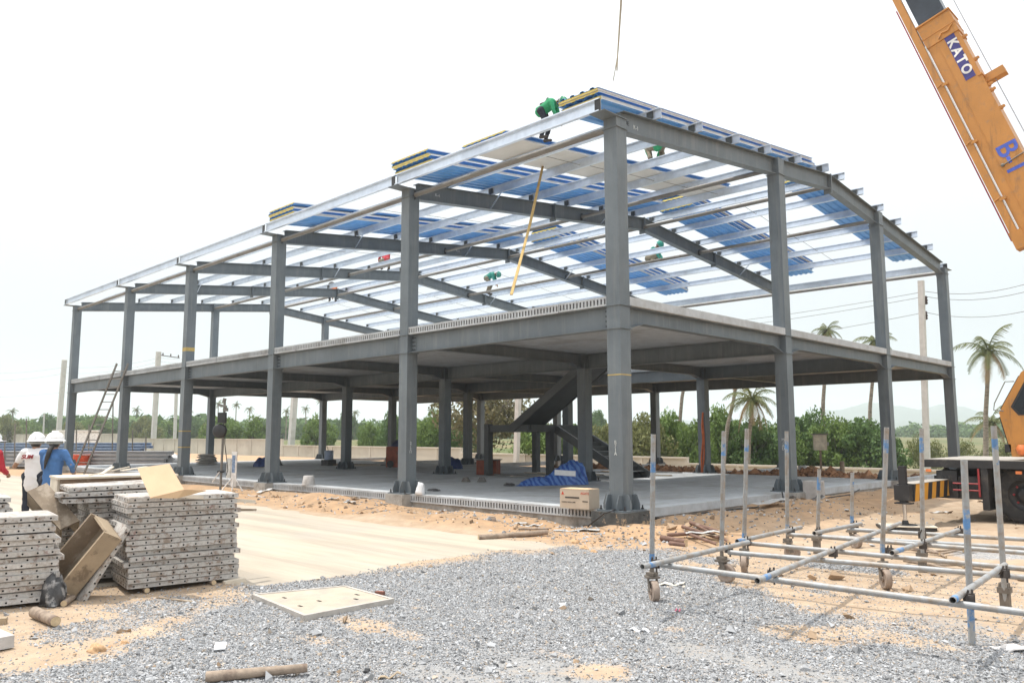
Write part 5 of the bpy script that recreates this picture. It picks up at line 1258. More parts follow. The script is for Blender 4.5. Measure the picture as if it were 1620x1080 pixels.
# turntable, superstructure, cab
b = MB(); b.tube((6.3, 6.55, 1.112), (6.3, 6.55, 1.25), .8, n=24); cb_(b, 'turntable', M['black'])
b = MB(); b.prism([(5.5, 1.25), (8.9, 1.25), (9.1, 1.7), (8.8, 2.3), (6.6, 2.3), (5.5, 1.6)], 'y', 6.0, 7.55); cb_(b, 'superstructure', M['orange'])
b = MB(); prof = [(4.5, 1.17), (4.34, 1.95), (4.73, 2.66), (4.85, 2.74), (6.0, 2.74), (6.05, 1.17)]
b.prism(prof, 'y', 5.42, 6.15)
cab = cb_(b, 'cab', M['orange'])
b = MB(); b.prism([(4.68, 1.93), (4.57, 2.05), (4.84, 2.56), (5.75, 2.58), (5.75, 1.93)], 'y', 5.412, 5.42); o = b.build('side_window', M['glass'], cab)
b = MB(); b.prism([(4.64, 1.90), (4.53, 2.05), (4.825, 2.6), (5.79, 2.62), (5.79, 1.9)], 'y', 5.417, 5.4192); b.build('window_seal', M['black'], cab)
for (za, xa, zb, xb) in ((1.3, 4.465, 1.88, 4.345), (2.02, 4.368, 2.6, 4.69)):
    MB().bar((xa - .012, 5.785, za), (xb - .012, 5.785, zb), .62, .012, 0, (1, 0, 0)).build('windscreen', M['glass'], cab)
MB().path([(4.42, 5.40, 1.98), (4.27, 5.38, 2.0), (4.29, 5.38, 2.12), (4.48, 5.38, 2.5), (4.62, 5.40, 2.5)], .011, 6).build('grab_rail', M['strut'], cab)
b = MB(); b.path([(5.2 + .3 * math.cos(a / 10), 5.405, 1.62 + .26 * math.sin(a / 10)) for a in range(0, 64, 4)], .014, 5); b.build('panel_ridge', M['orange'], cab)
b = MB(); b.box((4.44, 5.5, 1.32), (.1, .16, .14)); b.ball((4.42, 5.5, 1.32), (.05, .07, .07), 10, 6, 1); b.build('work_lamp', [M['black'], M['signwhite']], cab)
b = MB(); b.lathe([(.03, 0), (.07, .03), (.09, .12), (.05, .18)], (4.66, 5.38, 1.2), 10); b.lathe([(.03, 0), (.07, .03), (.09, .12), (.05, .18)], (4.8, 5.38, 1.22), 10); b.build('horn', M['lens'], cab)
# boom: s runs up along it, t across it in the picture plane, y away
ba = Vector((-1, 0, 2.97)).normalized(); bn = Vector((ba.z, 0, -ba.x)); BO = Vector((4.64, 0, 5.11))
def bp(s, t, y): return BO + ba * s + bn * t + Vector((0, y, 0))
def bbox(b, s0, s1, t0, t1, y0, y1, m=0):
    vs_ = [bp(s, t, y) for s in (s0, s1) for t, y in ((t0, y0), (t1, y0), (t1, y1), (t0, y1))]
    return b.add(vs_, [(3, 2, 1, 0), (4, 5, 6, 7), (0, 1, 5, 4), (1, 2, 6, 5), (2, 3, 7, 6), (3, 0, 4, 7)], m)
def s_of(z, t=.4): return ((z - 5.11) - bn.z * t) / ba.z
sT = s_of(10.1, .5)
b = MB(); bbox(b, -4.2, sT - .55, .165, .78, 6.22, 6.78); boom = cb_(b, 'boom', M['orange'])
b = MB(); bbox(b, sT - .55, sT, .15, .80, 6.2, 6.8); bbox(b, sT - .03, sT, .14, .82, 6.17, 6.83); bbox(b, sT - .34, sT - .32, .145, .81, 6.19, 6.81); b.build('boom_collar', M['orange'], boom)
b = MB(); bbox(b, sT - .5, sT + 9, .2, .73, 6.27, 6.73); bbox(b, sT + 9, sT + 17.5, .38, .66, 6.33, 6.67); bbox(b, sT + 8.9, sT + 9, .3, .74, 6.25, 6.75); b.build('inner_boom', M['boomdark'], boom)
b = MB(); bbox(b, -.05, sT + 2.5, .0, .02, 6.16, 6.34); bbox(b, .05, sT + 2.5, .02, .11, 6.16, 6.18); bbox(b, .05, sT + 2.5, .11, .13, 6.16, 6.34); bbox(b, -.1, .25, -.02, .2, 6.15, 6.4); bbox(b, -.12, .2, .15, .5, 6.16, 6.2); b.build('stowed_jib', M['orange'], boom)
b = MB(); b.tube(bp(.1, -.03, 6.2), bp(sT + .6, -.03, 6.2), .014, n=6); b.build('jib_rod', M['redpaint'], boom)
b = MB(); b.tube(bp(.1, .15, 6.17), bp(sT - .5, .15, 6.17), .014, n=8); b.build('guide_pipe', M['pole'] if 'pole' in M else M['pipe'], boom)
b = MB(); bbox(b, -4, sT - .6, .34, .352, 6.212, 6.219); b.build('boom_rib', M['orange'], boom)
for s in (.9, 2.2, 3.6): 
    b = MB(); bbox(b, s, s + .06, .1, .22, 6.145, 6.21); b.tube(bp(s + .03, .0, 6.15), bp(s + .08, .15, 6.15), .01, n=5); b.build('jib_bracket', M['orange'], boom)
b = MB(); sK = s_of(8.62, .85); bbox(b, sK - .1, sK + .06, .78, 1.14, 6.4, 6.62); bbox(b, sK + .02, sK + .05, .72, .8, 6.2, 6.5); b.build('rope_guide', M['orange'], boom)
for z in (9.55, 9.02, 8.42, 8.3, 7.9):
    s = s_of(z, .85); b = MB(); bbox(b, s - .03, s + .03, .78, .83, 6.3, 6.36); b.tube(bp(s, .85, 6.33), bp(s + .0, .85, 6.29), .028, n=8); b.build('eyelet', M['orange'], boom)
for y in (6.45, 6.52):
    b = MB(); b.tube(bp(-6, .93, y), bp(sT + 17, .93, y), .006, n=5); b.build('hoist_rope', M['rope'], boom)
b = MB(); b.path([bp(sT - .5, .42 + .0, 6.19), bp(sT - .42, .5, 6.185), bp(sT - .45, .62, 6.185), bp(sT - .36, .74, 6.19)], .016, 6); b.build('hose', M['orange'], boom)
Rb = Matrix((-ba, bn, Vector((0, -1, 0)))).transposed().to_4x4()
def btext(body, size, mat, s, t, y, **k):
    Mx = Rb.copy(); Mx.translation = bp(s, t, y); return text('lettering', body, size, mat, None, None, boom, mworld=Mx, **k)
sS0, sS1 = s_of(9.62, .6), s_of(8.60, .6)
b = MB(); bbox(b, sS1, sS0, .50, .69, 6.212, 6.2195); b.build('name_plate', M['violet'], boom)
btext('KATO', .25, M['signwhite'], (sS0 + sS1) / 2, .595, 6.2105, bold=.009, space=1.42)
btext('B-1', .5, M['signblue'], s_of(6.82, .6), .57, 6.2165, bold=.008)
btext('CH', .16, M['signblue'], s_of(6.15, .6), .60, 6.2185)
b = MB(); b.tube(bp(s_of(6.76, .6), .40, 6.205), bp(s_of(6.9, .9), .8, 6.205), .012, n=6); b.ball(bp(s_of(6.76, .6), .40, 6.2), .035, 8, 6); b.build('latch_bar', M['strut'], boom)
# hook block, hoist rope and the sling that hangs into the picture
hs = PY(976, 112, 6.5); top = PY(984, -60, 6.5); rope_top = bp(sT + 17.2, .5, 6.5)
b = MB(); b.tube(rope_top, (rope_top.x, rope_top.y, top.z + .5), .01, n=5); b.build('hoist_fall', M['rope'], boom)
hook = thing('hook_block', 'crane hook block hanging above the roof, over the sling', 'hook', (top.x, top.y, top.z))
MB().bx((-.12, -.08, .15), (.12, .08, .55)).build('block', M['hazy'], hook); MB().path([(0, 0, .15), (0, 0, .05), (.07, 0, -.02), (.05, 0, -.1), (-.05, 0, -.1), (-.07, 0, -.04)], .025, 7).build('hook', M['black'], hook)
M['sling'] = plain('beige_webbing', (0.36, 0.31, 0.23), .9, 0, .15, 8); M['strap'] = plain('yellow_webbing', (0.45, 0.31, 0.12), .9, 0, .15, 9)
b = MB(); d = hs - top
b.path([(0, 0, 0), d * .4 + Vector((.02, 0, 0)), d * .8, d], .02, 6); b.path([(.03, 0, 0), d * .4 + Vector((.06, 0, 0)), d * .8 + Vector((.02, 0, 0)), d * .9, d * 1.02 + Vector((-.1, 0, -.05)), d * 1.05 + Vector((-.12, 0, -.1)), d * .95 + Vector((-.05, 0, 0)), d * .85], .012, 6)
tag(b.build('lifting_sling', M['sling'], None, top), 'beige lifting sling hanging from above the picture over the roof corner', 'sling')
p0 = Vector((-4.0, 2.45, 7.86)); p1 = G(809, 466, 3.99)
b = MB(); b.bar((0, 0, 0), (p1 - p0) * .5 + Vector((0, .0, -.12)), .055, .02); b.bar((p1 - p0) * .5 + Vector((0, .0, -.12)), (p1 - p0), .05, .02); b.bar((0, 0, .0), (-.06, .1, .12), .07, .02)
tag(b.build('yellow_strap', M['strap'], None, p0), 'long yellow webbing strap hanging from the purlins under the cream sheets', 'strap')

# ================================================================== people
M['skin'] = plain('brown_skin', (0.3, 0.165, 0.1), .55, 0, .08, 12)
M['shirt_white'] = plain('white_cotton', (0.72, 0.71, 0.71), .9, 0, .05, 4)
M['shirt_blue'] = plain('blue_denim_shirt', (0.055, 0.14, 0.32), .9, 0, .15, 5)
M['shirt_green'] = plain('green_safety_shirt', (0.03, 0.3, 0.13), .85, 0, .15, 6)
M['shirt_teal'] = plain('teal_shirt', (0.03, 0.24, 0.19), .85, 0, .15, 6)
M['shirt_red'] = plain('red_shirt', (0.42, 0.025, 0.04), .85, 0, .15, 6)
M['shirt_orange'] = plain('orange_shirt', (0.6, 0.18, 0.05), .85, 0, .15, 6)
M['trouser'] = plain('dark_navy_trousers', (0.018, 0.022, 0.035), .9, 0, .3, 6)
M['trouser_k'] = plain('khaki_trousers', (0.2, 0.17, 0.12), .9, 0, .2, 6)
M['helmet'] = plain('white_helmet', (0.82, 0.82, 0.83), .3, 0, .02, 3)
M['hair'] = plain('black_hair', (0.014, 0.011, 0.01), .5, 0, .3, 30, stretch=(1, 1, .2))
M['band'] = plain('grey_helmet_band', (0.3, 0.31, 0.3), .7)
M['shoe'] = plain('dusty_shoe', (0.06, 0.05, 0.045), .8)
M['harness'] = plain('harness_webbing', (0.12, 0.06, 0.04), .8)
def meld(name, b, mat, parent, voxel=.016, folds=0.0, seed=0, smooth=5):
    """one continuous skin grown over overlapping tapered limbs"""
    me = b.mesh(name, mat); tmp = bpy.data.objects.new(name, me); col.objects.link(tmp)
    r = tmp.modifiers.new('r', 'REMESH'); r.mode = 'VOXEL'; r.voxel_size = voxel; r.use_smooth_shade = True
    s = tmp.modifiers.new('s', 'SMOOTH'); s.factor = .5; s.iterations = smooth
    bpy.context.view_layer.update()
    m2 = bpy.data.meshes.new_from_object(tmp.evaluated_get(bpy.context.evaluated_depsgraph_get())); bpy.data.objects.remove(tmp); m2.name = name
    n = len(m2.vertices); co = np.zeros(n * 3, np.float32); m2.vertices.foreach_get('co', co); co = co.reshape(-1, 3)
    if folds:
        no = np.zeros(n * 3, np.float32); m2.vertices.foreach_get('normal', no); no = no.reshape(-1, 3)
        f = fbm(co[:, 0] * 9 + seed, co[:, 2] * 13 + co[:, 1] * 7, seed, 3); co = co + no * (folds * f)[:, None]
        m2.vertices.foreach_set('co', co.astype(np.float32).ravel())
    m2.polygons.foreach_set('use_smooth', np.ones(len(m2.polygons), bool)); m2.materials.clear(); m2.materials.append(mat); m2.update()
    return link(name, m2, parent)
def limb(b, a, c, ra, rc):
    a, c = Vector(a), Vector(c); b.tube(a, c, ra, rc, 10); b.ball(a, ra, 10, 6); b.ball(c, rc, 10, 6)
def hand(b, wrist, elbow, side):
    w = Vector(wrist); d = (w - Vector(elbow)).normalized(); s = d.cross(Vector((0, 0, 1))); s = s.normalized() if s.length > .1 else Vector((1, 0, 0)); u = s.cross(d)
    pl = w + d * .05; b.bar(w, w + d * .085, .075, .028)
    for k in range(4):
        p = w + d * .08 + s * (-.028 + k * .019); ln = (.062, .075, .07, .055)[k]; m_ = p + d * ln * .55; e = m_ + (d * .5 - u * .8).normalized() * ln * .55
        limb(b, p, m_, .0095, .009); limb(b, m_, e, .009, .0075)
    p = w + d * .03 + s * .036 * side; m_ = p + (d * .6 + s * side * .8).normalized() * .035; limb(b, p, m_, .012, .01); limb(b, m_, m_ + d * .03, .01, .008)
def person(label, loc, rz, J, shirt, trousers, helmet=True, sleeve='short', hair=None, scale=1.0, shirt_len=.0, harness=False):
    t = thing('person', label, 'person', loc, rz); t.scale = (scale,) * 3
    V_ = {k: Vector(v) for k, v in J.items()}
    pel, che, nek, hd = V_['pelvis'], V_['chest'], V_['neck'], V_['head']; sp = (che - pel).normalized(); rx = (V_['sR'] - V_['sL']).normalized(); fw = rx.cross(sp) * -1 if False else sp.cross(rx) * -1
    fw = sp.cross(rx); fw = fw if fw.dot(Vector(J.get('face', (0, 1, 0)))) > 0 else -fw
    b = MB()
    limb(b, pel, che, .13, .14); limb(b, che, nek, .12, .055); limb(b, nek, hd, .052, .06)
    hx = Vector(J.get('look', (0, 1, 0))).normalized(); hu = (hd - nek).normalized()
    b.ball(hd + hu * .03, (.078, .092, .11), 14, 10); b.ball(hd - hu * .05 + hx * .025, (.058, .065, .06), 10, 8)
    b.ball(hd + hx * .1 - hu * .005, (.016, .022, .028), 8, 6)
    for s in (-1, 1): b.ball(hd + rx * s * .08, (.014, .025, .034), 8, 6)
    for s in 'LR':
        limb(b, V_['s' + s], V_['e' + s], .05, .04); limb(b, V_['e' + s], V_['w' + s], .039, .027); hand(b, V_['w' + s], V_['e' + s], 1 if s == 'L' else -1)
        limb(b, V_['h' + s], V_['k' + s], .08, .055); limb(b, V_['k' + s], V_['a' + s], .052, .038); f0 = V_['a' + s]; fd = Vector(J.get('toe', (0, 1, 0))); limb(b, f0 + Vector((0, 0, -.03)), f0 + fd * .14 + Vector((0, 0, -.045)), .04, .03)
    limb(b, V_['sL'], V_['sR'], .06, .06); limb(b, V_['hL'], V_['hR'], .1, .1)
    body = meld('body', b, M['skin'], t, .013, smooth=4)
    e = MB()
    for s in (-1, 1): e.ball(hd + hx * .083 + rx * s * .03 + hu * .018, .011, 7, 5)
    e.build('eyes', M['ink'], t)['kind'] = 'stuff'; MB().ball(hd + hx * .085 - hu * .052, (.022, .01, .006), 7, 5).build('mouth', M['redpaint'], t)
    b = MB(); limb(b, pel + sp * .02, che, .148, .16); limb(b, che, che.lerp(nek, .6), .15, .085); limb(b, V_['sL'], V_['sR'], .075, .075); limb(b, pel - sp * shirt_len, pel, .155, .15)
    for s in 'LR':
        fr = .62 if sleeve == 'short' else 1.0; q = V_['s' + s].lerp(V_['e' + s], fr); limb(b, V_['s' + s], q, .07, .062 if sleeve == 'short' else .054)
        if sleeve == 'long': limb(b, q, q.lerp(V_['w' + s], .92), .054, .042)
    sh = meld('shirt', b, shirt, t, .018, .011, 3)
    b = MB(); limb(b, V_['hL'], V_['hR'], .122, .122); limb(b, pel - sp * .02, pel + sp * .03, .14, .135)
    for s in 'LR': limb(b, V_['h' + s], V_['k' + s], .1, .075); limb(b, V_['k' + s], V_['a' + s] + Vector((0, 0, .02)), .074, .058)
    meld('trousers', b, trousers, t, .018, .009, 5)
    for s in 'LR':
        f0 = V_['a' + s]; fd = Vector(J.get('toe', (0, 1, 0))); b = MB(); limb(b, f0 + Vector((0, 0, -.03)) - fd * .03, f0 + fd * .15 + Vector((0, 0, -.042)), .05, .04); meld('shoe', b, M['shoe'], t, .016)
    if helmet:
        rot = hu.to_track_quat('Z', 'Y').to_matrix(); yaw_ = math.atan2(-hx.x, hx.y)
        Mx = rot if abs(hu.z) < .8 else Matrix.Rotation(yaw_, 3, 'Z') @ Matrix.Scale(1, 3)
        b = MB(); prof = [(.166, .0), (.158, .012), (.142, .02), (.138, .05), (.122, .095), (.088, .132), (.045, .151), (.001, .156)]
        b.lathe(prof, hd + hu * .055, 24, 0, Mx); b.lathe([(.166, .0), (.13, .004), (.128, .05)], hd + hu * .055, 24, 0, Mx)
        for s in (-.035, 0, .035): b.path([hd + hu * .055 + Mx @ Vector((s, .14 * math.cos(a), .02 + .142 * math.sin(a))) for a in np.linspace(.2, 2.94, 9)], .011, 5)
        b.box(hd + hu * .058 + hx * .155, (.16, .08, .008), 0, Mx)
        b.build('helmet', helmet if not isinstance(helmet, bool) else M['helmet'], t)
        b = MB(); b.lathe([(.118, -.05), (.124, -.045), (.124, .0), (.118, .0)], hd + hu * .055, 20, 0, Mx); b.build('helmet_band', M['band'], t)
    b = MB(); b.ball(hd + hu * .03 - hx * .02, (.088, .094, .108), 14, 10); hr = b.build('hair', M['hair'], t)
    if hair == 'pony':
        back = -hx
        b = MB(); b.path([hd + back * .1 - hu * .03, hd + back * .14 - hu * .1 + rx * -.03, hd + back * .17 - hu * .24 + rx * -.055, che + back * .19 + rx * -.075 - hu * .02, che + back * .185 + rx * -.085 - hu * .16], .03, 9, 0, [.03, .04, .038, .03, .01]); b.build('ponytail', M['hair'], hr)
    if harness:
        b = MB()
        for s in (-1, 1): b.bar(pel - fw * .135 + rx * s * .1 + sp * .08, che - fw * .158 - rx * s * .08 + sp * .03, .05, .012, 0, -fw)
        b.build('harness', M['harness'], t)
    return t, sh
STAND = dict(pelvis=(0, 0, .88), chest=(0, .0, 1.17), neck=(0, 0, 1.34), head=(0, .02, 1.44), sL=(-.17, 0, 1.29), sR=(.17, 0, 1.29), eL=(-.24, -.03, 1.03), eR=(.24, -.03, 1.03), wL=(-.24, .1, .82), wR=(.24, .1, .82),
             hL=(-.085, 0, .84), hR=(.085, 0, .84), kL=(-.1, .02, .45), kR=(.1, .02, .45), aL=(-.1, -.02, .085), aR=(.1, -.02, .085))
p0 = PD(87, 683, 13.4); J = dict(STAND); J.update(eR=(.33, -.02, 1.08), wR=(.24, .2, .98), eL=(-.2, .1, 1.04), wL=(-.14, .28, 1.0), head=(-.01, .03, 1.44), look=(-.35, 1, -.1))
person('person in blue shirt and white helmet, long black ponytail, behind the panel stacks', (p0.x, p0.y, 0), YAW, J, M['shirt_blue'], M['trouser'], True, 'long', 'pony', 1.0, .16)
p0 = PD(57, 690, 14.6); J = dict(STAND); J.update(eL=(-.36, .04, 1.02), wL=(-.4, .23, 1.13), sL=(-.18, .0, 1.28), head=(0, .03, 1.43), look=(.1, 1, 0), eR=(.26, .02, 1.02), wR=(.2, .2, .95))
pw, shw = person('person in white T-shirt with red print, white helmet, left of the blue shirt', (p0.x, p0.y, 0), YAW + .1, J, M['shirt_white'], M['trouser'], True, 'short', None, 1.0, .2)
text('shirt_print', 'SUM', .1, M['redpaint'], (-.05, -.172, 1.2), (R(90), 0, 0), pw, shear=.25, bold=.003, thick=.006)
p0 = PD(-15, 690, 13.2); J = dict(STAND); J.update(eR=(.2, .1, 1.02), wR=(.1, .28, .95), look=(.4, 1, 0))
person('person in a red long-sleeved shirt and white helmet cut off by the left edge', (p0.x, p0.y, 0), YAW - .2, J, M['shirt_red'], M['trouser'], True, 'long', None, 1.0, .1)
CROUCH = dict(pelvis=(0, -.12, .38), chest=(0, .1, .63), neck=(0, .22, .76), head=(0, .31, .82), sL=(-.17, .16, .7), sR=(.17, .16, .7), eL=(-.2, .3, .48), eR=(.2, .3, .48), wL=(-.12, .42, .3), wR=(.12, .42, .3),
              hL=(-.09, -.1, .36), hR=(.09, -.1, .36), kL=(-.17, .25, .42), kR=(.17, .25, .42), aL=(-.14, .0, .085), aR=(.14, .0, .085), look=(0, 1, -.5))
BEND = dict(pelvis=(0, -.12, .82), chest=(0, .16, .98), neck=(0, .32, 1.0), head=(0, .42, .98), sL=(-.17, .25, .98), sR=(.17, .25, .98), eL=(-.2, .3, .72), eR=(.2, .3, .72), wL=(-.14, .38, .5), wR=(.14, .38, .5),
            hL=(-.09, -.08, .8), hR=(.09, -.08, .8), kL=(-.13, .08, .44), kR=(.13, .08, .44), aL=(-.15, -.05, .085), aR=(.15, -.05, .085), look=(0, 1, -.6))
def roofz(x, y): return zt(y) + .2
KNEEL = dict(CROUCH)
person('roof worker in a green shirt bending over the yellow foam ends at the front corner', (-2.15, .5, zt(.5) + .04), -1.2, BEND, M['shirt_green'], M['trouser'], plain('green_helmet', (.05, .3, .14), .4), 'long', None, .76, .02, True)
person('roof worker in green shirt and harness squatting right of the front corner column', (-2.2, 4.5, roofz(0, 4.5) - .02), YAW, CROUCH, M['shirt_green'], M['trouser_k'], plain('brown_cap', (.12, .07, .04), .8), 'long', None, 1.0, .02, True)
q = PX(1030, 428, -9.1)
person('roof worker in teal crouching on the far slope, right of the corner column', (-9.15, 14.3, roofz(0, 14.3) - .05), -1.4, CROUCH, M['shirt_teal'], M['trouser_k'], M['shirt_teal'], 'long', None, 1.0)
person('roof worker in a teal shirt straddling purlins left of the yellow strap', (-17.2, 13.3, roofz(0, 13.3) - .3), -1.1, BEND, M['shirt_teal'], M['trouser_k'], M['shirt_teal'], 'long', None, .9)
person('roof worker in a red shirt crouching by the ridge, left of the second front column', (-18.0, 8.2, roofz(0, 8.2) - .12), 1.2, CROUCH, M['shirt_red'], M['trouser_k'], M['band'], 'long', None, 1.0)
person('roof worker in an orange shirt, tiny, beside the fourth column from the left', (-23.6, 9.3, roofz(0, 9.3) - .75), 1.2, CROUCH, M['shirt_orange'], M['trouser'], M['band'], 'long', None, 1.0)

# ================================================================== things on and around the slab
m, nt, p = _base('blue_striped_tarp'); v = pos(nt)
wv = nt.nodes.new('ShaderNodeTexWave'); wv.wave_type = 'BANDS'; wv.bands_direction = 'DIAGONAL'; wv.inputs['Scale'].default_value = 2.8; wv.inputs['Distortion'].default_value = 8; wv.inputs['Detail'].default_value = 2; L(nt, v, wv.inputs['Vector'])
L(nt, ramp(nt, wv.outputs['Color'], [(.38, (0.03, 0.1, 0.4)), (.64, (0.11, 0.24, 0.58))]), p.inputs['Base Color']); p.inputs['Roughness'].default_value = .45; M['tarp'] = m
# heap of tarpaulin: long low tail to the left, high lump against the column
A0, A1 = G(818, 769, .3), G(932, 766, .3); axd = (A1 - A0); n1_, n2_ = 46, 20; Vv = []
for i in range(n1_ + 1):
    u = i / n1_
    for j in range(n2_ + 1):
        w = j / n2_ * 2 - 1
        ht = (.08 + .34 * u ** 1.1 + .30 * math.exp(-((u - .8) / .2) ** 2)) * (1 - abs(w) ** 3.5) * min(1, u * 7) * min(1, (1 - u) * 14)
        wd = (.3 + .75 * u ** .7) * (1 + .12 * math.sin(9 * u))
        c = A0 + axd * u + Vector((-.77, .63, 0)) * (wd * (w * .5 + .42))
        f = float(fbm(u * 9 + w * 2, w * 2.2 + 5, 3, 4)) + .5 * float(fbm(u * 21 + w * 6, w * 5, 13, 2)); ht = max(0, ht * (1 + .32 * f) + .045 * math.sin(26 * u + 9 * w) * (ht > .04))
        ht = ht if ht < .5 else .5 + .3 * (ht - .5); Vv.append((c.x - A0.x + .05 * f, c.y - A0.y, ht))
ii = [(i * (n2_ + 1) + j, (i + 1) * (n2_ + 1) + j, (i + 1) * (n2_ + 1) + j + 1, i * (n2_ + 1) + j + 1) for i in range(n1_) for j in range(n2_)]
b = MB(); b.add(Vv, ii, 0, True); tag(b.build('blue_tarp', M['tarp'], None, (A0.x, A0.y, ZB + .004)), 'heap of blue striped tarpaulin by the inner column next to the stair', 'tarpaulin')
q = G(893, 752, .3); tag(MB().box((0, 0, 0), (.5, .02, .14)).build('white_board', M['whitebag'], None, PD(894, 748, 18.9), (R(-35), R(4), YAW)), 'small white board lying on the blue tarp', 'board')
ct = thing('carton', 'brown cardboard carton with a red triangle logo on the slab edge', 'carton', (0, 0, 0))
ca, cb2 = G(886, 803, .3), G(932, 806, .3); cd = (cb2 - ca); cw = cd.length; cd.normalize(); cn = Vector((-cd.y, cd.x, 0)); chh = .335
ct.location = (ca.x, ca.y, ZB + .004); ct.rotation_euler = (0, 0, math.atan2(cd.y, cd.x))
MB().bx((0, 0, 0), (cw, .34, chh)).build('box', plain('pale_carton', (.5, .42, .33), .9, 0, .05, 6), ct); 
M['redink'] = plain('red_print', (.45, .05, .03), .9); M['greyink'] = plain('dark_print', (.06, .055, .05), .9)
MB().prism([(.03, chh - .1), (.09, chh - .1), (.06, chh - .045)], 'y', -.004, -.001).build('logo', M['redink'], ct)
MB().bx((.11, -.004, chh * .52), (cw * .67, -.001, chh * .60)).build('print_bar', M['greyink'], ct)
text('print', 'AGATE', .055, M['redink'], (cw * .86, -.003, chh - .07), (R(90), 0, 0), ct); MB().bx((cw * .78, -.004, chh * .36), (cw * .96, -.001, chh * .41)).build('print_bar', M['greyink'], ct)
text('print', 'HANDLE WITH CARE', .03, M['greyink'], (cw * .3, -.003, chh * .32), (R(90), 0, 0), ct); MB().bx((0.01, -.003, chh - .004), (cw - .01, .335, chh + .002)).build('flap', M['card_in'], ct)
M['rust'] = plain('rust_red_steel', (0.28, 0.075, 0.04), .7, 0, .3, 4, (0.16, 0.07, 0.045), 3, .5, .65)
def sbox(name, label, cat, px, py, size, mat, rz=YAW, z=ZB, extra=None, off=(0, 0)):
    c = G(px, py, z); t = thing(name, label, cat, (c.x + off[0], c.y + off[1], z + .003), rz); MB().bx((-size[0] / 2, 0, 0), (size[0] / 2, size[1], size[2])).build('body', mat, t)
    if extra: extra(t)
    return t
def lidx(t): MB().bx((-.4, -.02, .46), (.36, .62, .485)).build('lid', M['strut'], t); MB().bx((-.05, -.03, .3), (.05, 0, .36)).build('hasp', M['black'], t)
sbox('tool_chest', 'rusty red steel tool chest by the foot of the stair landing', 'tool chest', 769, 751, (.66, .5, .46), M['rust'], .5, ZB, lidx)
def comp(t):
    b = MB(); b.ball((0, .35, .72), (.42, .33, .3), 14, 8); b.build('hood', plain('dark_blue_hood', (.02, .03, .08), .5), t)
    b = MB(); 
    for x in (-.3, .3): b.tube((x, -.06, .12), (x, .02, .12), .13, n=12)
    b.build('wheel', M['black'], t)['kind'] = 'stuff'
sbox('welding_machine', 'orange-red engine machine with dark hood behind the second front column', 'machine', 630, 739, (.95, .7, .75), M['rust'], .6, ZB + .1, comp)
def sack(name, label, px, py, r, mat, seed): 
    blob(name, label, 'sack', G(px, py, ZB), r, mat, seed, .22)
M['sackblue'] = plain('navy_sack', (.02, .045, .16), .6)
sack('blue_sack', 'navy blue sack against an inner column, left of the fourth front column', 415, 738, (.4, .3, .36), M['sackblue'], 51)
sack('blue_sack', 'navy blue bundle beside two inner columns in the middle', 716, 741, (.5, .35, .4), M['sackblue'], 52)
sack('white_bag', 'white plastic bag against the foot of the second front column', 665, 782, (.11, .09, .26), M['whitebag'], 53)
sack('dark_rag', 'dark rag on the slab right of the second front column', 686, 776, (.2, .12, .05), M['plastic_black'], 54)
sack('dark_rag', 'dark crumpled rag left of the blue tarp', 805, 768, (.17, .12, .07), M['plastic_black'], 55)
c = G(326, 735, ZB); t = thing('sack_pile', 'pile of grey flat sacks by the wall, seen left of the pulley pole', 'sack pile', c); t.scale = (.6, .6, .6)
for k in range(6):
    b = MB(); b.ball((0, 0, 0), (.8 - .03 * k, .45, .085), 18, 8); b.build('sack', M['conc'], t, (random.uniform(-.12, .12), random.uniform(-.05, .05), .08 + k * .125), (random.uniform(-.05, .05), random.uniform(-.06, .06), YAW + random.uniform(-.1, .1)))
c = G(488, 767, ZB); b = MB(); b.lathe([(.17, 0), (.168, .02), (.13, .23), (.12, .24), (.001, .24)], (0, 0, 0), 18); b.lathe([(.175, 0), (.18, .025), (.17, .03)], (0, 0, 0), 18); tag(b.build('upturned_bucket', M['block'], None, (c.x, c.y, ZB + .003)), 'grey upturned bucket on the slab between the third and second front columns', 'bucket')
for k, (px, py) in enumerate(((737, 762), (762, 762))):
    c = G(px, py, ZB); b = MB(); b.prism([(-.12, 0), (.12, 0), (.05, .13), (-.05, .13)], 'y', -.07, .07); tag(b.build('trestle_block', M['strut'], None, (c.x, c.y, ZB + .003), (0, 0, .5)), ('left', 'right')[k] + ' one of two dark blocks on the slab left of the tool chest front', 'block')
t = thing('plastic_drum', 'white and blue drum on a dark base by the rear middle column', 'drum', G(520, 736, ZB) + Vector((0, 0, .003))); t.scale = (.6, .6, .6); MB().lathe([(.3, .4), (.32, .45), (.32, 1.0), (.28, 1.05), (.001, 1.06)], (0, 0, 0), 16).build('body', plain('pale_blue_plastic', (.35, .42, .55), .5), t); MB().bx((-.42, -.35, 0), (.42, .35, .4)).build('base', M['black'], t); MB().tube((-.1, 0, 1.05), (-.5, 0, 1.7), .02, n=6).build('rod', M['strut'], t)
r = random.Random(5)
PL = ['first', 'second', 'third', 'fourth', 'fifth', 'sixth', 'seventh', 'eighth', 'ninth', 'tenth', 'eleventh', 'twelfth', 'thirteenth', 'fourteenth']
for k in range(14):
    px, py = (560 + k * 9, 734 + (k % 3)) if k < 5 else (820 + (k - 5) * 27, 745 + (k * 5 % 9))
    c = G(px, py, ZB + .02 + .02 * (k % 3)); a = r.uniform(-.3, .9); l = r.uniform(.5, 1.3); dv = Vector((math.cos(a), math.sin(a), 0)) * l
    o = MB().bar(-dv, dv, r.uniform(.08, .2), .03).build('loose_board', r.choice([M['wood'], M['bareply'], M['ply'], M['strut']]), None, c); tag(o, 'loose board on the rear of the slab, ' + PL[k] + ' from the left', 'board', 'loose boards on the rear of the slab')
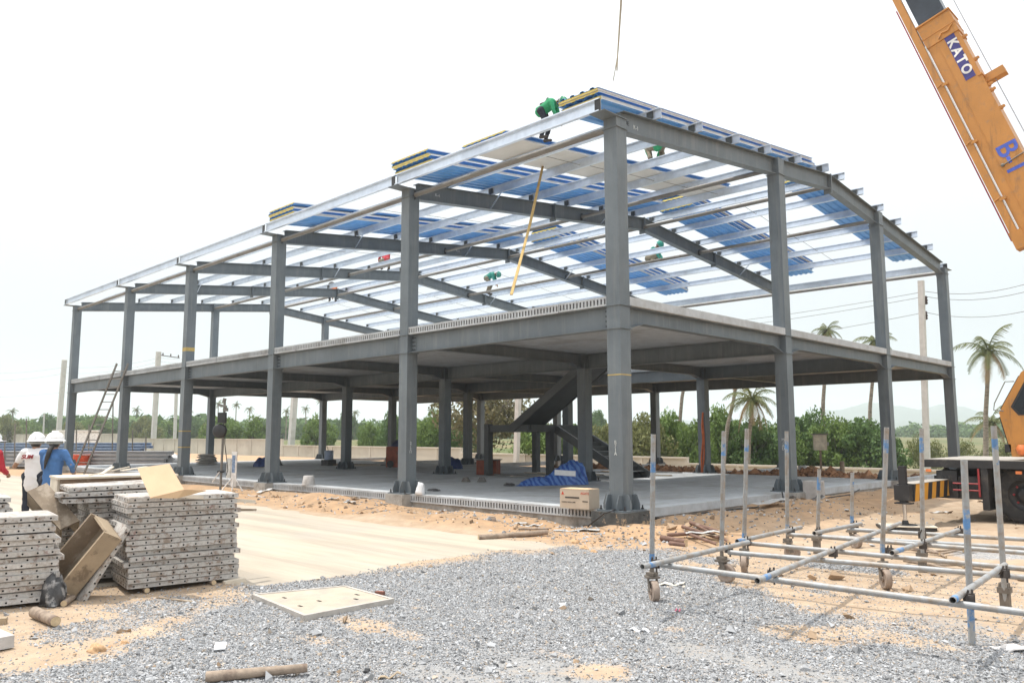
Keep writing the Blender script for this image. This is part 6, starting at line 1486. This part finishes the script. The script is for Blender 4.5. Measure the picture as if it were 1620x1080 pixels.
# orange hose down an inner column
cc = Vector((-U[1] - CW / 2 - .02, V[2] - .03, 0)); b = MB(); b.path([(0, 0, 0), (.02, -.02, .5), (.1, -.03, 1.1), (.08, -.03, 1.6), (.12, -.02, 2.0)], .03, 7); b.path([(.03, 0, 0), (.12, -.02, .6), (.14, -.03, 1.2), (.1, -.02, 1.8)], .025, 7)
tag(b.build('orange_hose', plain('orange_hose', (.42, .1, .03), .6), None, (cc.x, cc.y, ZB)), 'orange hose hanging down an inner column left of the bushy palm', 'hose')
# switch box on a stake
c = Vector((-2.18, 13.4, 0)); c = PD(1300, 760, 26); c.z = hgt(c.x, c.y)
t = thing('switch_box', 'beige electric switch box on a stake in the soil beyond the gable', 'electric box', c, YAW - .2); MB().bx((-.2, -.1, 1.05 - c.z), (.2, .1, 1.55 - c.z)).build('box', plain('beige_enamel', (.62, .57, .45), .5), t); MB().bx((-.24, -.13, 1.55 - c.z), (.24, .13, 1.59 - c.z)).build('cap', M['strut'], t); MB().bx((-.03, -.03, -.1), (.03, .03, 1.05 - c.z)).build('stake', M['wood'], t); MB().bx((-.15, -.108, 1.15 - c.z), (.15, -.101, 1.45 - c.z)).build('door', plain('beige_door', (.66, .61, .49), .5), t); MB().box((.24, 0, 1.25 - c.z), (.06, .08, .12)).build('socket', M['band'], t)
for k, (px, py, h_, w_) in enumerate(((1333, 752, .5, .16), (1318, 757, .22, .5), (1270, 748, .3, .3))):
    c = PD(px, py, 26.5); c.z = max(c.z - .1, hgt(c.x, c.y)); tag(MB().lathe([(w_ / 2, 0), (w_ / 2 * .95, h_), (.001, h_)], (0, 0, 0), 10).build(('wooden_stub', 'grey_tub', 'pale_drum')[k], (M['log'], M['strut'], M['sheetmetal'])[k], None, c), ('short wooden post stub right of the switch box', 'grey tub at the foot of the switch box', 'pale drum between gable column and switch box')[k], ('post', 'tub', 'drum')[k])
blob('sand_heap', 'small heap of orange sand at the back edge, left of the switch box', 'sand heap', PD(1283, 749, 26.5), (.5, .4, .22), M['clod'], 61, .2)
# pulley pole and the sign stand
c = G(348, 783); c.z = hgt(c.x, c.y)
t = thing('pulley_pole', 'thin steel pole with black pulley gear and a rope, on the soil bank', 'pole', c, YAW); MB().tube((0, 0, -.1), (.03, 0, 2.42), .032, n=10).build('mast', M['strut'], t)
b = MB(); b.box((-.02, -.02, 2.3), (.22, .1, .06), 0, Matrix.Rotation(.25, 3, 'Y')); b.tube((0, 0, 2.38), (.03, 0, 2.5), .05, n=8); b.box((.06, 0, 2.2), (.12, .08, .09)); b.build('clamp_head', M['strut'], t)
b = MB(); b.box((-.0, -.06, 1.98), (.2, .12, .28)); b.build('motor', M['black'], t); b = MB(); b.lathe([(.001, -.05), (.16, -.05), (.19, -.02), (.15, 0), (.19, .02), (.16, .05), (.001, .05)], (-.05, -.06, 1.63), 18, 0, Matrix.Rotation(R(90), 3, 'X')); b.build('pulley', M['black'], t)
MB().path([(.1, -.05, 1.9), (.09, -.05, 1.3), (.2, -.05, .6), (.16, -.05, .45)], .012, 5).build('rope', M['black'], t); MB().bar((-.02, -.04, .55), (-.2, -.05, .28), .05, .02).build('tag', M['signwhite'], t); MB().box((0, 0, .55), (.16, .1, .05)).build('bracket', M['black'], t)
c = G(366, 779); c.z = hgt(c.x, c.y)
t = thing('sign_stand', 'white easel with a blue and white notice beside the pulley pole', 'sign stand', c, YAW - .15); MB().bx((-.02, -.02, .12), (.13, .02, 1.08)).build('board', M['signwhite'], t); MB().bx((-.16, -.03, .35), (-.03, .01, .9)).build('case', plain('pale_case', (.55, .56, .54), .6), t)
MB().bx((.0, -.026, .5), (.09, -.0215, .98)).build('notice', plain('blue_notice', (.2, .28, .42), .7, 0, .5, 14), t)
for dx in (-.3, 0.02, .34): MB().tube((.05, 0, .42), (dx + .05, -.1 if dx else .25, 0), .018, n=6).build('leg', M['signwhite'], t)
# ladder against the fifth column
lt = Vector((-22.95, -.13, 4.25)); l0 = PY(130, 735, -.75); l0 = lt + (l0 - lt) * ((lt.z) / (lt.z - l0.z)); dv = lt - l0; t = thing('ladder', 'aluminium ladder leaning on the floor edge at the fifth column', 'ladder', l0); sd = Vector((RT.x, RT.y, 0)).normalized() * .21
for s in (-1, 1): MB().bar(sd * s, dv + sd * s, .035, .075).build('rail', M['strut'], t)
rme_ = MB().tube(-sd, sd, .018, n=6).mesh('rung', M['strut'])
for k in range(1, 15): link('rung', rme_, t, dv * (k / 15))
# red tub
c = G(127, 742); t = thing('red_tub', 'orange-red tub at the foot of the ladder', 'tub', c); MB().lathe([(.001, .02), (.3, .02), (.4, .66), (.44, .68), (.42, .7), (.38, .66), (.28, .06), (.001, .06)], (0, 0, 0), 18).build('body', plain('orange_red_plastic', (.62, .09, .035), .5), t); MB().path([(-.4, 0, .66), (-.2, -.25, .7), (.2, -.25, .72), (.4, 0, .66)], .012, 6).build('handle', M['band'], t)
# stored purlins in two racks
def rack(label, pL, pR, dep, zlo, zhi, nl, mat, seed):
    a, b_ = PD(pL, 687, dep), PD(pR, 687, dep * .97); a.z = b_.z = 0; d = b_ - a; t = thing('purlin_pile', label, 'steel pile', a); r = random.Random(seed); s = d.cross(Vector((0, 0, 1))).normalized()
    hh = (zhi - zlo) / nl; me = MB().sweep([(-.1, 0), (.1, 0), (.1, hh * .2), (-.06, hh * .2), (-.06, hh * .75), (.1, hh * .75), (.1, hh * .93), (-.1, hh * .93)], (0, 0, 0), d).mesh('stored_purlin', mat)
    for k in range(nl):
        for j in range(2): link('stored_purlin', me, t, s * (.26 * j) + d.normalized() * r.uniform(-.3, .3) + Vector((0, 0, zlo + k * hh)))
    for k in range(5): MB().bx((-.06, -.5, 0), (.06, .5, zlo - .003)).build('bearer', M['wood'], t, d * (.1 + .2 * k)) if zlo > .02 else None
    return t
M['greygalv'] = plain('grey_store_purlin', (.42, .43, .45), .5, .4, .1, 3)
rack('pile of grey steel purlins stored on the ground at the left', -60, 272, 39, .12, .86, 4, M['greygalv'], 1)
rack('pile of blue sheeted steel stored behind the grey purlins', -80, 236, 42.5, .62, 1.22, 4, plain('pale_blue_store_steel', (.26, .36, .52), .4, .1), 2)
for k, (px, top, bot) in enumerate(((7, 688, 735), (23, 670, 735), (41, 662, 735), (120, 680, 735), (140, 672, 735), (178, 632, 725), (209, 680, 735), (230, 690, 735))):
    a, b_ = PD(px, bot, 38.2), PD(px + 1, top, 38.2); a.z = 0; tag(MB().tube((0, 0, 0), b_ - a, .03, n=6).build('rack_post', M['strut'], None, a), 'thin upright rod in front of the stored purlins, ' + PL[k] + ' from the left', 'post', 'upright rods at the stored purlins')
q = PD(120, 683, 80); tag(MB().bx((-2, -1.5, 0), (2, 1.5, 1.2)).bx((-2.1, -1.6, 1.2), (2.1, 1.6, 1.32)).build('white_shed', M['signwhite'], None, (q.x, q.y, .8)), 'small white shed roof above the wall at the left', 'shed')
blob('white_cover', 'crumpled white and blue sheet at the end of the stored purlins', 'plastic sheet', PD(276, 733, 38), (.45, .4, .4), M['whitebag'], 71, .2)
# cable round the front pedestal
b = MB(); b.path([G(930, 832, .03), PX(955, 812, .06), PX(968, 808, .08), Vector((-.1, -.14, .33)), Vector((.1, .0, .31)), Vector((.2, .3, .24)), G(1044, 820, .1), G(1020, 824, .1)], .014, 6); tag(b.build('black_cable', M['black']), 'black cable looped over the front corner pedestal', 'cable')
b = MB(); b.path([Vector((.02, 5.7, .32)), Vector((.3, 5.2, .16)), Vector((.45, 4.2, .14)), Vector((.3, 3.0, .15)), Vector((.2, 2.0, .14))], .016, 6); b.path([Vector((.0, 6.5, .3)), Vector((.4, 6.9, .14)), Vector((.5, 8.2, .16)), Vector((.2, 9.5, .2))], .014, 6); tag(b.build('black_cable', M['black']), 'black cable trailing along the gable edge of the slab', 'cable')
c = Vector((.33, 6.6, hgt(.33, 6.6))); tag(MB().box((0, 0, .2), (.4, .3, .4)).build('white_block', M['block'], None, c, (0, 0, .2)), 'pale concrete block at the foot of the second gable column', 'concrete block')
